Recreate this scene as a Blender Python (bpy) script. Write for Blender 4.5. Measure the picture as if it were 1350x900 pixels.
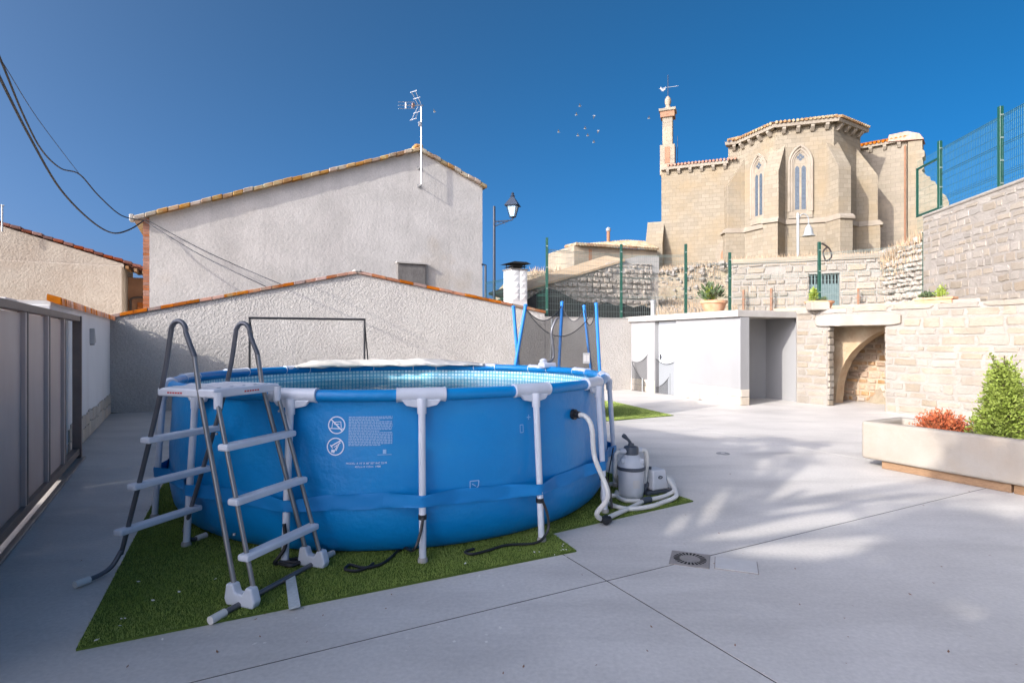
import bpy, bmesh, math, random
import numpy as np
from mathutils import Vector, Matrix
random.seed(7)
R = math.radians
D = bpy.data
S = bpy.context.scene
COL = S.collection
for o in list(D.objects): D.objects.remove(o)

# ------------------------------------------------------------------ camera
F, CX, HY, HC = 760.0, 675.0, 447.0, 1.6          # focal length and horizon in photo pixels, eye height
cam = D.cameras.new('camera'); cam.sensor_width = 36; cam.lens = 36 * F / 1350
cam.shift_y = -3 / 1350; cam.clip_start = .05; cam.clip_end = 3000
camo = D.objects.new('camera', cam); COL.objects.link(camo)
camo.location = (0, 0, HC); camo.rotation_euler = (R(90), 0, 0)
S.camera = camo
# ------------------------------------------------------------------ sky and sun
SUN_EL = R(25.0)
TX, TY = .751, .660                                # direction the sunlight travels over the ground
W = D.worlds.new('World'); S.world = W; W.use_nodes = True
wn = W.node_tree.nodes; wl = W.node_tree.links
bg = wn['Background']; bg.inputs['Strength'].default_value = .15
sky = wn.new('ShaderNodeTexSky'); sky.sky_type = 'NISHITA'; sky.sun_disc = False
sky.sun_elevation = SUN_EL; sky.sun_rotation = math.atan2(-TX, -TY)
sky.altitude = 700; sky.air_density = .2; sky.dust_density = 9.0; sky.ozone_density = 3.5
hs = wn.new('ShaderNodeHueSaturation'); hs.inputs['Hue'].default_value = .484; hs.inputs['Saturation'].default_value = 1.42; hs.inputs['Value'].default_value = 1.0
wl.new(sky.outputs[0], hs.inputs['Color']); wl.new(hs.outputs[0], bg.inputs['Color'])
sl = D.lights.new('sun', 'SUN'); sl.energy = 2.0; sl.angle = R(.53); sl.color = (1, .96, .90)
so = D.objects.new('sun', sl); COL.objects.link(so)
so.rotation_euler = Vector((TX * math.cos(SUN_EL), TY * math.cos(SUN_EL), -math.sin(SUN_EL))).to_track_quat('-Z', 'Y').to_euler()
S.view_settings.view_transform = 'Standard'; S.view_settings.look = 'None'
S.view_settings.gamma = 1; S.view_settings.exposure = 1.48; S.view_settings.use_curve_mapping = False
S.render.engine = 'CYCLES'
S.cycles.transparent_max_bounces = 24

# ------------------------------------------------------------------ pixel helpers (distance always comes from a surface)
def G(px, py, z=0.0):                              # a photo pixel on the level plane z
    Y = F * (HC - z) / (py - HY)
    return Vector(((px - CX) / F * Y, Y, z))
def At(px, py, Y): return Vector(((px - CX) / F * Y, Y, HC + (HY - py) * Y / F))
def On(px, py, P, d):                              # a photo pixel on the upright plane through P along d
    m = (px - CX) / F
    s = (m * P[1] - P[0]) / (d[0] - m * d[1])
    X, Y = P[0] + s * d[0], P[1] + s * d[1]
    return Vector((X, Y, HC + (HY - py) * Y / F))
def V2(a): a = Vector((a[0], a[1], 0)); a.normalize(); return a
U = V2((-.47, .883)); V = V2((.883, .47))          # the yard's own axes
def AB(a, b, z=0): return V * a + U * b + Vector((0, 0, z))
ZUP = Vector((0, 0, 1))

# ------------------------------------------------------------------ object helpers
def tag(o, label=None, cat=None, group=None, kind=None):
    if label: o['label'] = label
    if cat: o['category'] = cat
    if group: o['group'] = group
    if kind: o['kind'] = kind
    return o
def thing(name, label, cat, loc=(0, 0, 0), group=None):
    o = D.objects.new(name, None); COL.objects.link(o); o.location = loc; o.empty_display_size = .1
    return tag(o, label, cat, group)
def setpar(o, p):
    if p is None: return
    o.parent = p
    if p.type == 'EMPTY': o.matrix_parent_inverse = Matrix.Translation(-p.location)
class MB:
    def __init__(s): s.v = []; s.f = []; s.m = []
    def add(s, vs, fs):
        b = len(s.v); s.v += [tuple(v) for v in vs]; s.f += [tuple(b + i for i in f) for f in fs]; return s
    def hexa(s, p):                                # 8 corners: 4 lower (ccw), 4 upper
        return s.add(p, [(3, 2, 1, 0), (4, 5, 6, 7), (0, 1, 5, 4), (1, 2, 6, 5), (2, 3, 7, 6), (3, 0, 4, 7)])
    def box(s, o, a, b, c):                        # corner o, edge vectors
        o, a, b, c = Vector(o), Vector(a), Vector(b), Vector(c)
        if a.cross(b).dot(c) < 0: a, b = b, a
        return s.hexa([o, o + a, o + a + b, o + b, o + c, o + a + c, o + a + b + c, o + b + c])
    def cbox(s, c, a, b, z): c = Vector(c); a, b, z = Vector(a), Vector(b), Vector(z); return s.box(c - a / 2 - b / 2 - z / 2, a, b, z)
    def tube(s, pts, r, n=10, cap=True, closed=False):
        pts = [Vector(p) for p in pts]; N = len(pts)
        rr = r if isinstance(r, (list, tuple)) else [r] * N
        b = len(s.v); up = None
        for i, p in enumerate(pts):
            t = (pts[(i + 1) % N] - pts[i - 1]) if closed else (pts[min(i + 1, N - 1)] - pts[max(i - 1, 0)])
            t.normalize()
            if up is None: up = t.orthogonal().normalized()
            up = (up - t * up.dot(t)).normalized(); w = t.cross(up)
            for k in range(n):
                a = 2 * math.pi * k / n
                s.v.append(tuple(p + (up * math.cos(a) + w * math.sin(a)) * rr[i]))
        for i in range(N if closed else N - 1):
            j = (i + 1) % N
            for k in range(n):
                l = (k + 1) % n
                s.f.append((b + i * n + k, b + i * n + l, b + j * n + l, b + j * n + k))
        if cap and not closed:
            s.f.append(tuple(b + k for k in range(n))[::-1]); s.f.append(tuple(b + (N - 1) * n + k for k in range(n)))
        return s
    def lathe(s, c, prof, n=24, cap=True):         # profile of (r, z) about upright axis
        c = Vector(c); b = len(s.v)
        for r, z in prof:
            for k in range(n):
                a = 2 * math.pi * k / n; s.v.append((c.x + r * math.cos(a), c.y + r * math.sin(a), c.z + z))
        for i in range(len(prof) - 1):
            for k in range(n):
                l = (k + 1) % n
                s.f.append((b + i * n + k, b + i * n + l, b + (i + 1) * n + l, b + (i + 1) * n + k))
        if cap:
            s.f.append(tuple(b + k for k in range(n))[::-1]); s.f.append(tuple(b + (len(prof) - 1) * n + k for k in range(n)))
        return s
    def prism(s, poly, ext):                       # planar polygon swept along ext
        poly = [Vector(p) for p in poly]; ext = Vector(ext)
        nrm = Vector((0, 0, 0))
        for i in range(len(poly)): nrm += poly[i].cross(poly[(i + 1) % len(poly)])
        if nrm.dot(ext) > 0: poly = poly[::-1]
        n = len(poly)
        return s.add(poly + [p + ext for p in poly], [tuple(range(n)), tuple(range(2 * n - 1, n - 1, -1))] + [(i, i + n, (i + 1) % n + n, (i + 1) % n) for i in range(n)])
    def build(s, name, mat, parent=None, smooth=None, bevel=0, seg=2):
        me = D.meshes.new(name); me.from_pydata(s.v, [], s.f); me.update()
        o = D.objects.new(name, me); COL.objects.link(o)
        if mat: me.materials.append(mat)
        if smooth is not None:
            bm = bmesh.new(); bm.from_mesh(me)
            for f in bm.faces: f.smooth = True
            for e in bm.edges:
                if len(e.link_faces) == 2 and e.calc_face_angle(0) > R(smooth): e.smooth = False
            bm.to_mesh(me); bm.free()
        if bevel:
            md = o.modifiers.new('bevel', 'BEVEL'); md.width = bevel; md.segments = seg; md.limit_method = 'ANGLE'; md.angle_limit = R(35)
        setpar(o, parent); return o
def curve(pts, n=8):                               # smooth polyline through the points
    pts = [Vector(p) for p in pts]; out = []
    for i in range(len(pts) - 1):
        p0, p1, p2, p3 = pts[max(i - 1, 0)], pts[i], pts[i + 1], pts[min(i + 2, len(pts) - 1)]
        for k in range(n):
            t = k / n
            out.append(.5 * ((2 * p1) + (p2 - p0) * t + (2 * p0 - 5 * p1 + 4 * p2 - p3) * t * t + (3 * p1 - p0 - 3 * p2 + p3) * t ** 3))
    return out + [pts[-1]]

# ------------------------------------------------------------------ materials
def mat(name, c, c2=None, scale=4, rough=.7, detail=5, bump=0, bscale=30, bdist=.01, metal=0, rnd=0, spec=.5, lo=.35, hi=.65,
        c3=None, scale3=1.0, lo3=.5, hi3=.75, bump2=0, b2scale=5, stretch=None, coat=0, streak=None, sscale=(1.6, 1.6, .14), slo=.48, shi=.75, samt=.6, speck=0):
    m = D.materials.new(name); m.use_nodes = True; nt = m.node_tree; N = nt.nodes; L = nt.links
    bs = N['Principled BSDF']; bs.inputs['Roughness'].default_value = rough; bs.inputs['Metallic'].default_value = metal
    bs.inputs['Specular IOR Level'].default_value = spec; bs.inputs['Coat Weight'].default_value = coat
    geo = N.new('ShaderNodeNewGeometry'); vec = geo.outputs['Position']
    if stretch:
        mp = N.new('ShaderNodeMapping'); mp.inputs['Scale'].default_value = stretch; L.new(vec, mp.inputs[0]); vec = mp.outputs[0]
    col = None
    def noise(sc, dt=detail, v=None):
        n = N.new('ShaderNodeTexNoise'); n.inputs['Scale'].default_value = sc; n.inputs['Detail'].default_value = dt
        n.inputs['Roughness'].default_value = .6; L.new(v or vec, n.inputs['Vector']); return n.outputs['Fac']
    def ramp(f, a, b):
        r = N.new('ShaderNodeMapRange'); r.inputs['From Min'].default_value = a; r.inputs['From Max'].default_value = b; L.new(f, r.inputs['Value']); return r.outputs[0]
    def mix(f, a, b):
        x = N.new('ShaderNodeMix'); x.data_type = 'RGBA'
        if hasattr(f, 'node'): L.new(f, x.inputs[0])
        else: x.inputs[0].default_value = f
        for i, q in ((6, a), (7, b)):
            if hasattr(q, 'node'): L.new(q, x.inputs[i])
            else: x.inputs[i].default_value = (*q, 1)
        return x.outputs[2]
    col = c
    if c2: col = mix(ramp(noise(scale), lo, hi), c, c2)
    if c3: col = mix(ramp(noise(scale3, 7), lo3, hi3), col, c3)
    if streak:
        ms = N.new('ShaderNodeMapping'); ms.inputs['Scale'].default_value = sscale; ms.inputs['Rotation'].default_value = (0, 0, .45); L.new(geo.outputs['Position'], ms.inputs[0])
        r = N.new('ShaderNodeMapRange'); r.inputs['From Min'].default_value = slo; r.inputs['From Max'].default_value = shi; r.inputs['To Max'].default_value = samt; L.new(noise(1.0, 8, ms.outputs[0]), r.inputs['Value'])
        col = mix(r.outputs[0], col, streak)
    if speck:
        r = N.new('ShaderNodeMapRange'); r.inputs['From Min'].default_value = .3; r.inputs['From Max'].default_value = .7; r.inputs['To Min'].default_value = 1 - speck; r.inputs['To Max'].default_value = 1 + speck * .5; L.new(noise(38, 6), r.inputs['Value'])
        h = N.new('ShaderNodeHueSaturation'); L.new(r.outputs[0], h.inputs['Value'])
        if hasattr(col, 'node'): L.new(col, h.inputs['Color'])
        else: h.inputs['Color'].default_value = (*col, 1)
        col = h.outputs[0]
    if rnd:
        oi = N.new('ShaderNodeObjectInfo'); h = N.new('ShaderNodeHueSaturation')
        r = N.new('ShaderNodeMapRange'); r.inputs['To Min'].default_value = 1 - rnd; r.inputs['To Max'].default_value = 1 + rnd; L.new(oi.outputs['Random'], r.inputs['Value'])
        L.new(r.outputs[0], h.inputs['Value'])
        r2 = N.new('ShaderNodeMath'); r2.operation = 'MULTIPLY_ADD'; r2.inputs[1].default_value = 7.31; r2.inputs[2].default_value = .2; L.new(oi.outputs['Random'], r2.inputs[0])
        r3 = N.new('ShaderNodeMath'); r3.operation = 'FRACT'; L.new(r2.outputs[0], r3.inputs[0])
        r4 = N.new('ShaderNodeMapRange'); r4.inputs['To Min'].default_value = 1 - 2 * rnd; r4.inputs['To Max'].default_value = 1 + 2 * rnd; L.new(r3.outputs[0], r4.inputs['Value'])
        L.new(r4.outputs[0], h.inputs['Saturation'])
        if hasattr(col, 'node'): L.new(col, h.inputs['Color'])
        else: h.inputs['Color'].default_value = (*col, 1)
        col = h.outputs[0]
    if hasattr(col, 'node'): L.new(col, bs.inputs['Base Color'])
    else: bs.inputs['Base Color'].default_value = (*col, 1)
    if bump:
        b = N.new('ShaderNodeBump'); b.inputs['Strength'].default_value = bump; b.inputs['Distance'].default_value = bdist
        L.new(noise(bscale, 4), b.inputs['Height']); nrm = b.outputs[0]
        if bump2:
            b2 = N.new('ShaderNodeBump'); b2.inputs['Strength'].default_value = bump2; b2.inputs['Distance'].default_value = bdist * 3
            L.new(noise(b2scale, 3), b2.inputs['Height']); L.new(nrm, b2.inputs['Normal']); nrm = b2.outputs[0]
        L.new(nrm, bs.inputs['Normal'])
    m['vec'] = 0
    return m
def ashlar(name, c1, c2, mortar, bw, rh, c3=None, ms=.012, bumpd=.01):
    m = D.materials.new(name); m.use_nodes = True; nt = m.node_tree; N = nt.nodes; L = nt.links
    bs = N['Principled BSDF']; bs.inputs['Roughness'].default_value = .9; bs.inputs['Specular IOR Level'].default_value = .2
    g = N.new('ShaderNodeNewGeometry')
    cr = N.new('ShaderNodeVectorMath'); cr.operation = 'CROSS_PRODUCT'; L.new(g.outputs['True Normal'], cr.inputs[0]); cr.inputs[1].default_value = (0, 0, 1)
    dt = N.new('ShaderNodeVectorMath'); dt.operation = 'DOT_PRODUCT'; L.new(g.outputs['Position'], dt.inputs[0]); L.new(cr.outputs[0], dt.inputs[1])
    sp = N.new('ShaderNodeSeparateXYZ'); L.new(g.outputs['Position'], sp.inputs[0])
    cb = N.new('ShaderNodeCombineXYZ'); L.new(dt.outputs['Value'], cb.inputs[0]); L.new(sp.outputs[2], cb.inputs[1])
    nz = N.new('ShaderNodeTexNoise'); nz.inputs['Scale'].default_value = 1.3; L.new(g.outputs['Position'], nz.inputs['Vector'])
    ad = N.new('ShaderNodeVectorMath'); ad.operation = 'MULTIPLY_ADD'; L.new(nz.outputs['Color'], ad.inputs[0]); ad.inputs[1].default_value = (.12, .05, 0); L.new(cb.outputs[0], ad.inputs[2])
    br = N.new('ShaderNodeTexBrick'); L.new(ad.outputs[0], br.inputs['Vector']); br.inputs['Scale'].default_value = 1
    br.inputs['Color1'].default_value = (*c1, 1); br.inputs['Color2'].default_value = (*c2, 1); br.inputs['Mortar'].default_value = (*mortar, 1)
    br.inputs['Brick Width'].default_value = bw; br.inputs['Row Height'].default_value = rh; br.inputs['Mortar Size'].default_value = ms; br.inputs['Mortar Smooth'].default_value = .3
    col = br.outputs['Color']
    for sc, cc, lo, hi in ((.45, c3 or c2, .45, .7), (3.0, tuple(x * .72 for x in c1), .52, .8)):
        n = N.new('ShaderNodeTexNoise'); n.inputs['Scale'].default_value = sc; n.inputs['Detail'].default_value = 6; L.new(g.outputs['Position'], n.inputs['Vector'])
        r = N.new('ShaderNodeMapRange'); r.inputs['From Min'].default_value = lo; r.inputs['From Max'].default_value = hi; r.inputs['To Max'].default_value = .75; L.new(n.outputs['Fac'], r.inputs['Value'])
        x = N.new('ShaderNodeMix'); x.data_type = 'RGBA'; L.new(r.outputs[0], x.inputs[0]); L.new(col, x.inputs[6]); x.inputs[7].default_value = (*cc, 1); col = x.outputs[2]
    L.new(col, bs.inputs['Base Color'])
    b = N.new('ShaderNodeBump'); b.inputs['Strength'].default_value = .6; b.inputs['Distance'].default_value = bumpd; b.invert = True
    L.new(br.outputs['Fac'], b.inputs['Height'])
    n = N.new('ShaderNodeTexNoise'); n.inputs['Scale'].default_value = 9; n.inputs['Detail'].default_value = 5; L.new(g.outputs['Position'], n.inputs['Vector'])
    b2 = N.new('ShaderNodeBump'); b2.inputs['Strength'].default_value = .5; b2.inputs['Distance'].default_value = .02; L.new(n.outputs['Fac'], b2.inputs['Height']); L.new(b.outputs[0], b2.inputs['Normal'])
    L.new(b2.outputs[0], bs.inputs['Normal'])
    return m
def netmat(name, c, cover):
    m = D.materials.new(name); m.use_nodes = True; N = m.node_tree.nodes; L = m.node_tree.links
    bs = N['Principled BSDF']; bs.inputs['Base Color'].default_value = (*c, 1); bs.inputs['Roughness'].default_value = .8
    bs.inputs['Alpha'].default_value = cover
    return m
def watermat():
    m = D.materials.new('pool_water'); m.use_nodes = True; N = m.node_tree.nodes; L = m.node_tree.links
    N.remove(N['Principled BSDF'])
    tr = N.new('ShaderNodeBsdfTransparent'); tr.inputs[0].default_value = (.72, .93, .96, 1)
    gl = N.new('ShaderNodeBsdfGlossy'); gl.inputs['Roughness'].default_value = .02
    fr = N.new('ShaderNodeFresnel'); fr.inputs[0].default_value = 1.33
    g = N.new('ShaderNodeNewGeometry')
    n = N.new('ShaderNodeTexNoise'); n.inputs['Scale'].default_value = 5; n.inputs['Detail'].default_value = 3; L.new(g.outputs['Position'], n.inputs['Vector'])
    b = N.new('ShaderNodeBump'); b.inputs['Strength'].default_value = .5; b.inputs['Distance'].default_value = .02; L.new(n.outputs['Fac'], b.inputs['Height'])
    L.new(b.outputs[0], gl.inputs['Normal']); L.new(b.outputs[0], fr.inputs['Normal'])
    mx = N.new('ShaderNodeMixShader'); L.new(fr.outputs[0], mx.inputs[0]); L.new(tr.outputs[0], mx.inputs[1]); L.new(gl.outputs[0], mx.inputs[2])
    L.new(mx.outputs[0], N['Material Output'].inputs['Surface']); return m
def mosaic():
    m = D.materials.new('mosaic_liner'); m.use_nodes = True; N = m.node_tree.nodes; L = m.node_tree.links
    bs = N['Principled BSDF']; bs.inputs['Roughness'].default_value = .3
    uv = N.new('ShaderNodeUVMap')
    br = N.new('ShaderNodeTexBrick'); L.new(uv.outputs[0], br.inputs['Vector']); br.offset = 0; br.inputs['Scale'].default_value = 1
    br.inputs['Brick Width'].default_value = .05; br.inputs['Row Height'].default_value = .05; br.inputs['Mortar Size'].default_value = .0075
    br.inputs['Color1'].default_value = (.78, .90, .86, 1); br.inputs['Color2'].default_value = (.42, .74, .78, 1); br.inputs['Mortar'].default_value = (.10, .46, .62, 1)
    L.new(br.outputs['Color'], bs.inputs['Base Color']); return m

M = {}
M['concrete'] = mat('polished_concrete', (.595, .555, .505), (.525, .49, .445), 1.3, rough=.5, bump=.15, bscale=45, bdist=.003, c3=(.64, .60, .545), scale3=.45, lo3=.45, hi3=.7, spec=.3, streak=(.43, .40, .365), sscale=(.5, 2.0, 1), slo=.48, shi=.75, samt=.9, speck=.12)
M['joint'] = mat('joint_gap', (.025, .022, .02), rough=.95)
M['white'] = mat('white_plaster_dimmed', (.275, .27, .263), (.26, .255, .248), 1.2, streak=(.30, .29, .275), samt=.5, rough=.85, bump=.15, bscale=40, bdist=.004, spec=.2)  # white darkened in its colour to offset full sun on the shed
M['white_for_shade'] = mat('white_plaster_for_shade', (.85, .83, .80), (.81, .79, .76), 1.2, streak=(.68, .65, .61), samt=.5, rough=.85, bump=.15, bscale=40, bdist=.004, spec=.2)  # same white, lightened in its colour to offset shade on the boundary wall
M['white_dirty'] = mat('white_paint_aged', (.74, .72, .69), (.66, .63, .58), 1.4, rough=.85, bump=.2, bscale=30, bdist=.004, spec=.2)
M['roughcast'] = mat('roughcast_render', (.57, .53, .475), (.51, .47, .42), 1.0, rough=.95, bump=.75, bscale=19, bdist=.05, bump2=.3, b2scale=45, spec=.1, c3=(.50, .46, .41), scale3=.5, lo3=.55, hi3=.8, streak=(.47, .43, .39), samt=.5, speck=.22)
M['house'] = mat('stained_render', (.545, .51, .465), (.475, .445, .405), 1.3, rough=.95, bump=.45, bscale=11, bdist=.025, spec=.1, c3=(.42, .34, .25), scale3=.42, lo3=.57, hi3=.82, detail=8, lo=.4, hi=.62, streak=(.40, .37, .34), samt=.75, speck=.18)
M['tan'] = mat('tan_render', (.42, .36, .29), (.36, .305, .245), 1.2, rough=.95, bump=.8, bscale=14, bdist=.03, spec=.1, c3=(.37, .30, .23), scale3=.6)
M['terracotta'] = mat('terracotta', (.42, .16, .07), (.30, .13, .075), 7, rough=.85, rnd=.25, bump=.3, bscale=30, bdist=.004, c3=(.33, .25, .17), scale3=3, lo3=.5, hi3=.7, spec=.2)
M['oldtile'] = mat('weathered_tile', (.36, .23, .13), (.25, .15, .09), 5, rough=.95, rnd=.22, bump=.4, bscale=20, bdist=.01, c3=(.38, .33, .22), scale3=2, lo3=.45, hi3=.65, spec=.1)
M['copingtile'] = mat('coping_terracotta', (.52, .22, .10), (.42, .17, .08), 9, rough=.85, rnd=.2, spec=.2)
M['darktile'] = mat('dark_red_tile', (.20, .075, .05), (.14, .06, .045), 6, rough=.8, rnd=.25, spec=.2)
M['brick'] = mat('orange_brick', (.40, .17, .09), (.33, .13, .07), 9, rough=.9, rnd=.12)
M['brown'] = mat('brown_paint', (.27, .14, .075), (.22, .11, .06), 3, rough=.8)
M['gate'] = mat('brown_gate_steel', (.60, .44, .365), (.67, .51, .43), 1.3, rough=.45, metal=.1, c3=(.72, .58, .50), scale3=.8, lo3=.45, hi3=.75, bump=.05, bscale=8, bdist=.004, stretch=(1, 1, .35))
M['gatebrown'] = mat('dark_brown_steel', (.22, .155, .125), (.18, .125, .10), 4, rough=.5, metal=.1)
M['gatedark'] = mat('dark_gate_steel', (.06, .045, .04), rough=.5, metal=.3)
M['stone'] = mat('cream_limestone', (.25, .21, .16), (.285, .25, .20), 3, rough=.92, rnd=.10, bump=.7, bscale=18, bdist=.02, c3=(.33, .265, .19), scale3=2.2, lo3=.52, hi3=.72, spec=.15)
M['mortar'] = mat('lime_mortar', (.30, .27, .23), (.265, .235, .20), 2.5, rough=.95, bump=.7, bscale=16, bdist=.03, spec=.1)
M['stone2'] = mat('pale_limestone', (.26, .225, .18), (.30, .265, .22), 3, rough=.92, rnd=.13, bump=.7, bscale=18, bdist=.02, c3=(.30, .245, .19), scale3=1.6, lo3=.5, hi3=.75, spec=.15)
M['brownstone'] = mat('brown_rubble_stone', (.34, .22, .13), (.42, .30, .20), 4, rough=.95, rnd=.18, bump=.8, bscale=16, bdist=.03, spec=.1)
M['brownmortar'] = mat('brown_mortar', (.46, .36, .26), (.40, .30, .20), 4, rough=.95, bump=.7, bscale=16, bdist=.03, spec=.1)
M['clay'] = mat('clay_plaster', (.40, .28, .17), (.46, .36, .24), 2.5, rough=.95, bump=.5, bscale=10, bdist=.03, c3=(.33, .22, .13), scale3=4, spec=.1)
M['plinth'] = mat('plinth_stone', (.50, .435, .35), (.55, .49, .41), 4, rough=.9, rnd=.1, bump=.5, bscale=25, bdist=.015, spec=.15)
M['slab'] = mat('roof_slab_concrete', (.42, .395, .36), (.36, .335, .30), 3, rough=.9, bump=.3, bscale=25, bdist=.01, c3=(.36, .33, .29), scale3=1.4, spec=.2)
M['trough'] = mat('trough_limestone', (.30, .26, .21), (.34, .305, .255), 2, rough=.9, bump=.4, bscale=25, bdist=.012, c3=(.33, .27, .205), scale3=1.3, lo3=.5, hi3=.72, spec=.2)
M['wood'] = mat('timber_beam', (.28, .165, .085), (.21, .12, .06), 6, rough=.8, stretch=(3, 3, 12), rnd=.1)
M['poolblue'] = mat('pool_vinyl_blue', (.001, .245, .58), (.001, .22, .53), 1.2, rough=.36, bump=.2, bscale=2.6, bdist=.03, spec=.45, bump2=.1, b2scale=9, streak=(.012, .27, .56), sscale=(.8, .8, 3.0), slo=.5, shi=.7, samt=.5)
M['bandblue'] = mat('band_vinyl_blue', (.001, .215, .53), rough=.6, bump=.25, bscale=12, bdist=.006)
M['plastic'] = mat('white_plastic', (.70, .71, .74), (.64, .65, .68), 6, rough=.4, spec=.5)
M['mosaic'] = mosaic()
M['liner'] = mat('liner_floor', (.25, .66, .74), (.34, .74, .8), 2.5, rough=.5)
M['water'] = watermat()
M['steel'] = mat('grey_tube_steel', (.15, .15, .16), (.12, .12, .13), 5, rough=.32, metal=.35)
M['steel2'] = mat('light_tube_steel', (.30, .29, .28), (.24, .23, .22), 5, rough=.3, metal=.6)
M['capwhite'] = mat('ivory_plastic', (.70, .66, .60), rough=.5)
M['black'] = mat('black_plastic', (.015, .015, .016), rough=.5)
M['redprint'] = mat('red_print', (.6, .05, .05), rough=.5)
M['print'] = mat('white_print', (.75, .80, .88), rough=.5)
M['printfaint'] = mat('faint_white_print', (.30, .50, .74), rough=.5)
M['turf'] = mat('turf_backing', (.08, .12, .022), (.11, .155, .03), 3, rough=.95, bump=.8, bscale=120, bdist=.01, spec=.1)
M['blade'] = mat('turf_blade', (.21, .29, .055), (.29, .36, .085), 1.6, rough=.7, spec=.2, c3=(.21, .25, .08), scale3=14, lo3=.5, hi3=.8)
M['blade2'] = mat('turf_blade_lime', (.34, .43, .10), (.40, .48, .14), 2.5, rough=.7, spec=.2)
M['line'] = mat('turf_line_white', (.6, .62, .6), (.5, .52, .5), 40, rough=.9)
M['petal'] = mat('pale_debris', (.72, .69, .63), rough=.8, rnd=.1)
M['pump'] = mat('grey_pump_plastic', (.52, .53, .54), (.48, .49, .50), 6, rough=.42)
M['pumpdark'] = mat('charcoal_plastic', (.055, .065, .08), rough=.45)
M['hose'] = mat('ivory_hose', (.66, .64, .59), (.58, .56, .51), 8, rough=.45)
M['green'] = mat('green_fence_paint', (.008, .055, .034), rough=.4, spec=.5)
M['wire'] = mat('green_wire', (.03, .10, .075), rough=.5)
M['wiregrey'] = mat('galvanised_wire', (.16, .20, .18), rough=.5)
M['lampblue'] = mat('dark_lamp_iron', (.02, .03, .05), rough=.5)
M['lampgrey'] = mat('grey_lamp_iron', (.28, .29, .28), rough=.5)
M['glass'] = mat('lamp_glass', (.35, .5, .62), rough=.1)
M['alu'] = mat('aluminium', (.55, .54, .52), rough=.35, metal=.6)
M['cable'] = mat('black_cable', (.012, .013, .016), rough=.6)
M['net'] = netmat('black_net', (.035, .035, .035), .62)
M['netthin'] = netmat('fine_black_net', (.035, .035, .035), .36)
M['shadenet'] = netmat('dark_shade_net', (.02, .022, .022), .86)
M['foamblue'] = mat('blue_foam_sleeve', (.01, .17, .50), rough=.5)
M['cover'] = mat('pool_cover_film', (.66, .61, .52), (.58, .55, .48), 3, rough=.35, bump=.3, bscale=6, bdist=.03)
M['church'] = ashlar('church_ashlar', (.26, .22, .16), (.215, .18, .13), (.165, .14, .10), .55, .3, (.245, .185, .11))
M['churchpale'] = ashlar('pale_ashlar', (.265, .225, .17), (.23, .195, .145), (.19, .16, .12), .6, .3, (.39, .31, .215))
M['moulding'] = mat('moulding_stone', (.29, .25, .195), (.245, .205, .155), 2, rough=.9, spec=.15)
M['leaded'] = mat('leaded_glass', (.05, .065, .08), (.09, .11, .13), 9, rough=.25)
M['doorgreen'] = mat('grey_green_door', (.085, .125, .12), (.065, .10, .095), 5, rough=.6)
M['doorgrey'] = mat('pale_grey_door', (.52, .54, .55), rough=.5)
M['rubble'] = mat('rubble_stone', (.42, .36, .29), (.30, .255, .21), 2.2, rough=.95, bump=1, bscale=6, bdist=.08, c3=(.50, .44, .36), scale3=4)
M['earth'] = mat('dry_earth', (.24, .185, .12), (.33, .27, .19), 1.6, rough=.95, bump=.9, bscale=6, bdist=.06, c3=(.25, .22, .11), scale3=.8)
M['far'] = mat('far_ground', (.30, .26, .19), (.36, .32, .24), .2, rough=.95)
M['leaf'] = mat('conifer_leaf', (.16, .21, .028), (.24, .29, .055), 9, rough=.6, spec=.3, c3=(.27, .22, .09), scale3=14, lo3=.6, hi3=.8)
M['redleaf'] = mat('red_leaf', (.42, .085, .035), (.50, .16, .06), 18, rough=.6, spec=.3)
M['greyleaf'] = mat('dull_green_leaf', (.06, .10, .035), (.10, .13, .06), 8, rough=.7)
M['limeleaf'] = mat('lime_leaf', (.24, .30, .04), (.18, .24, .03), 8, rough=.6)
M['drygrass'] = mat('dry_grass', (.34, .24, .14), (.42, .31, .2), 3, rough=.9)
M['bark'] = mat('bark', (.10, .07, .045), rough=.9)
M['treeleaf'] = mat('tree_leaf', (.06, .10, .03), rough=.6)
M['pot'] = mat('clay_pot', (.50, .24, .12), (.56, .33, .2), 6, rough=.9)
M['grate'] = mat('grate_metal', (.33, .29, .26), (.27, .24, .21), 20, rough=.6, metal=.2)
M['void'] = mat('dark_void', (.012, .011, .010), rough=.9)
M['shutter'] = mat('weathered_boards', (.17, .155, .14), (.11, .10, .09), 3, rough=.95, bump=.6, bscale=12, bdist=.02)
M['flapgrey'] = mat('grey_cover_plate', (.56, .535, .50), (.52, .495, .46), 10, rough=.7)
em = mat('lit_bulb', (1, .8, .5)); em.node_tree.nodes['Principled BSDF'].inputs['Emission Color'].default_value = (1, .75, .4, 1)
em.node_tree.nodes['Principled BSDF'].inputs['Emission Strength'].default_value = 8; M['bulb'] = em

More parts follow.
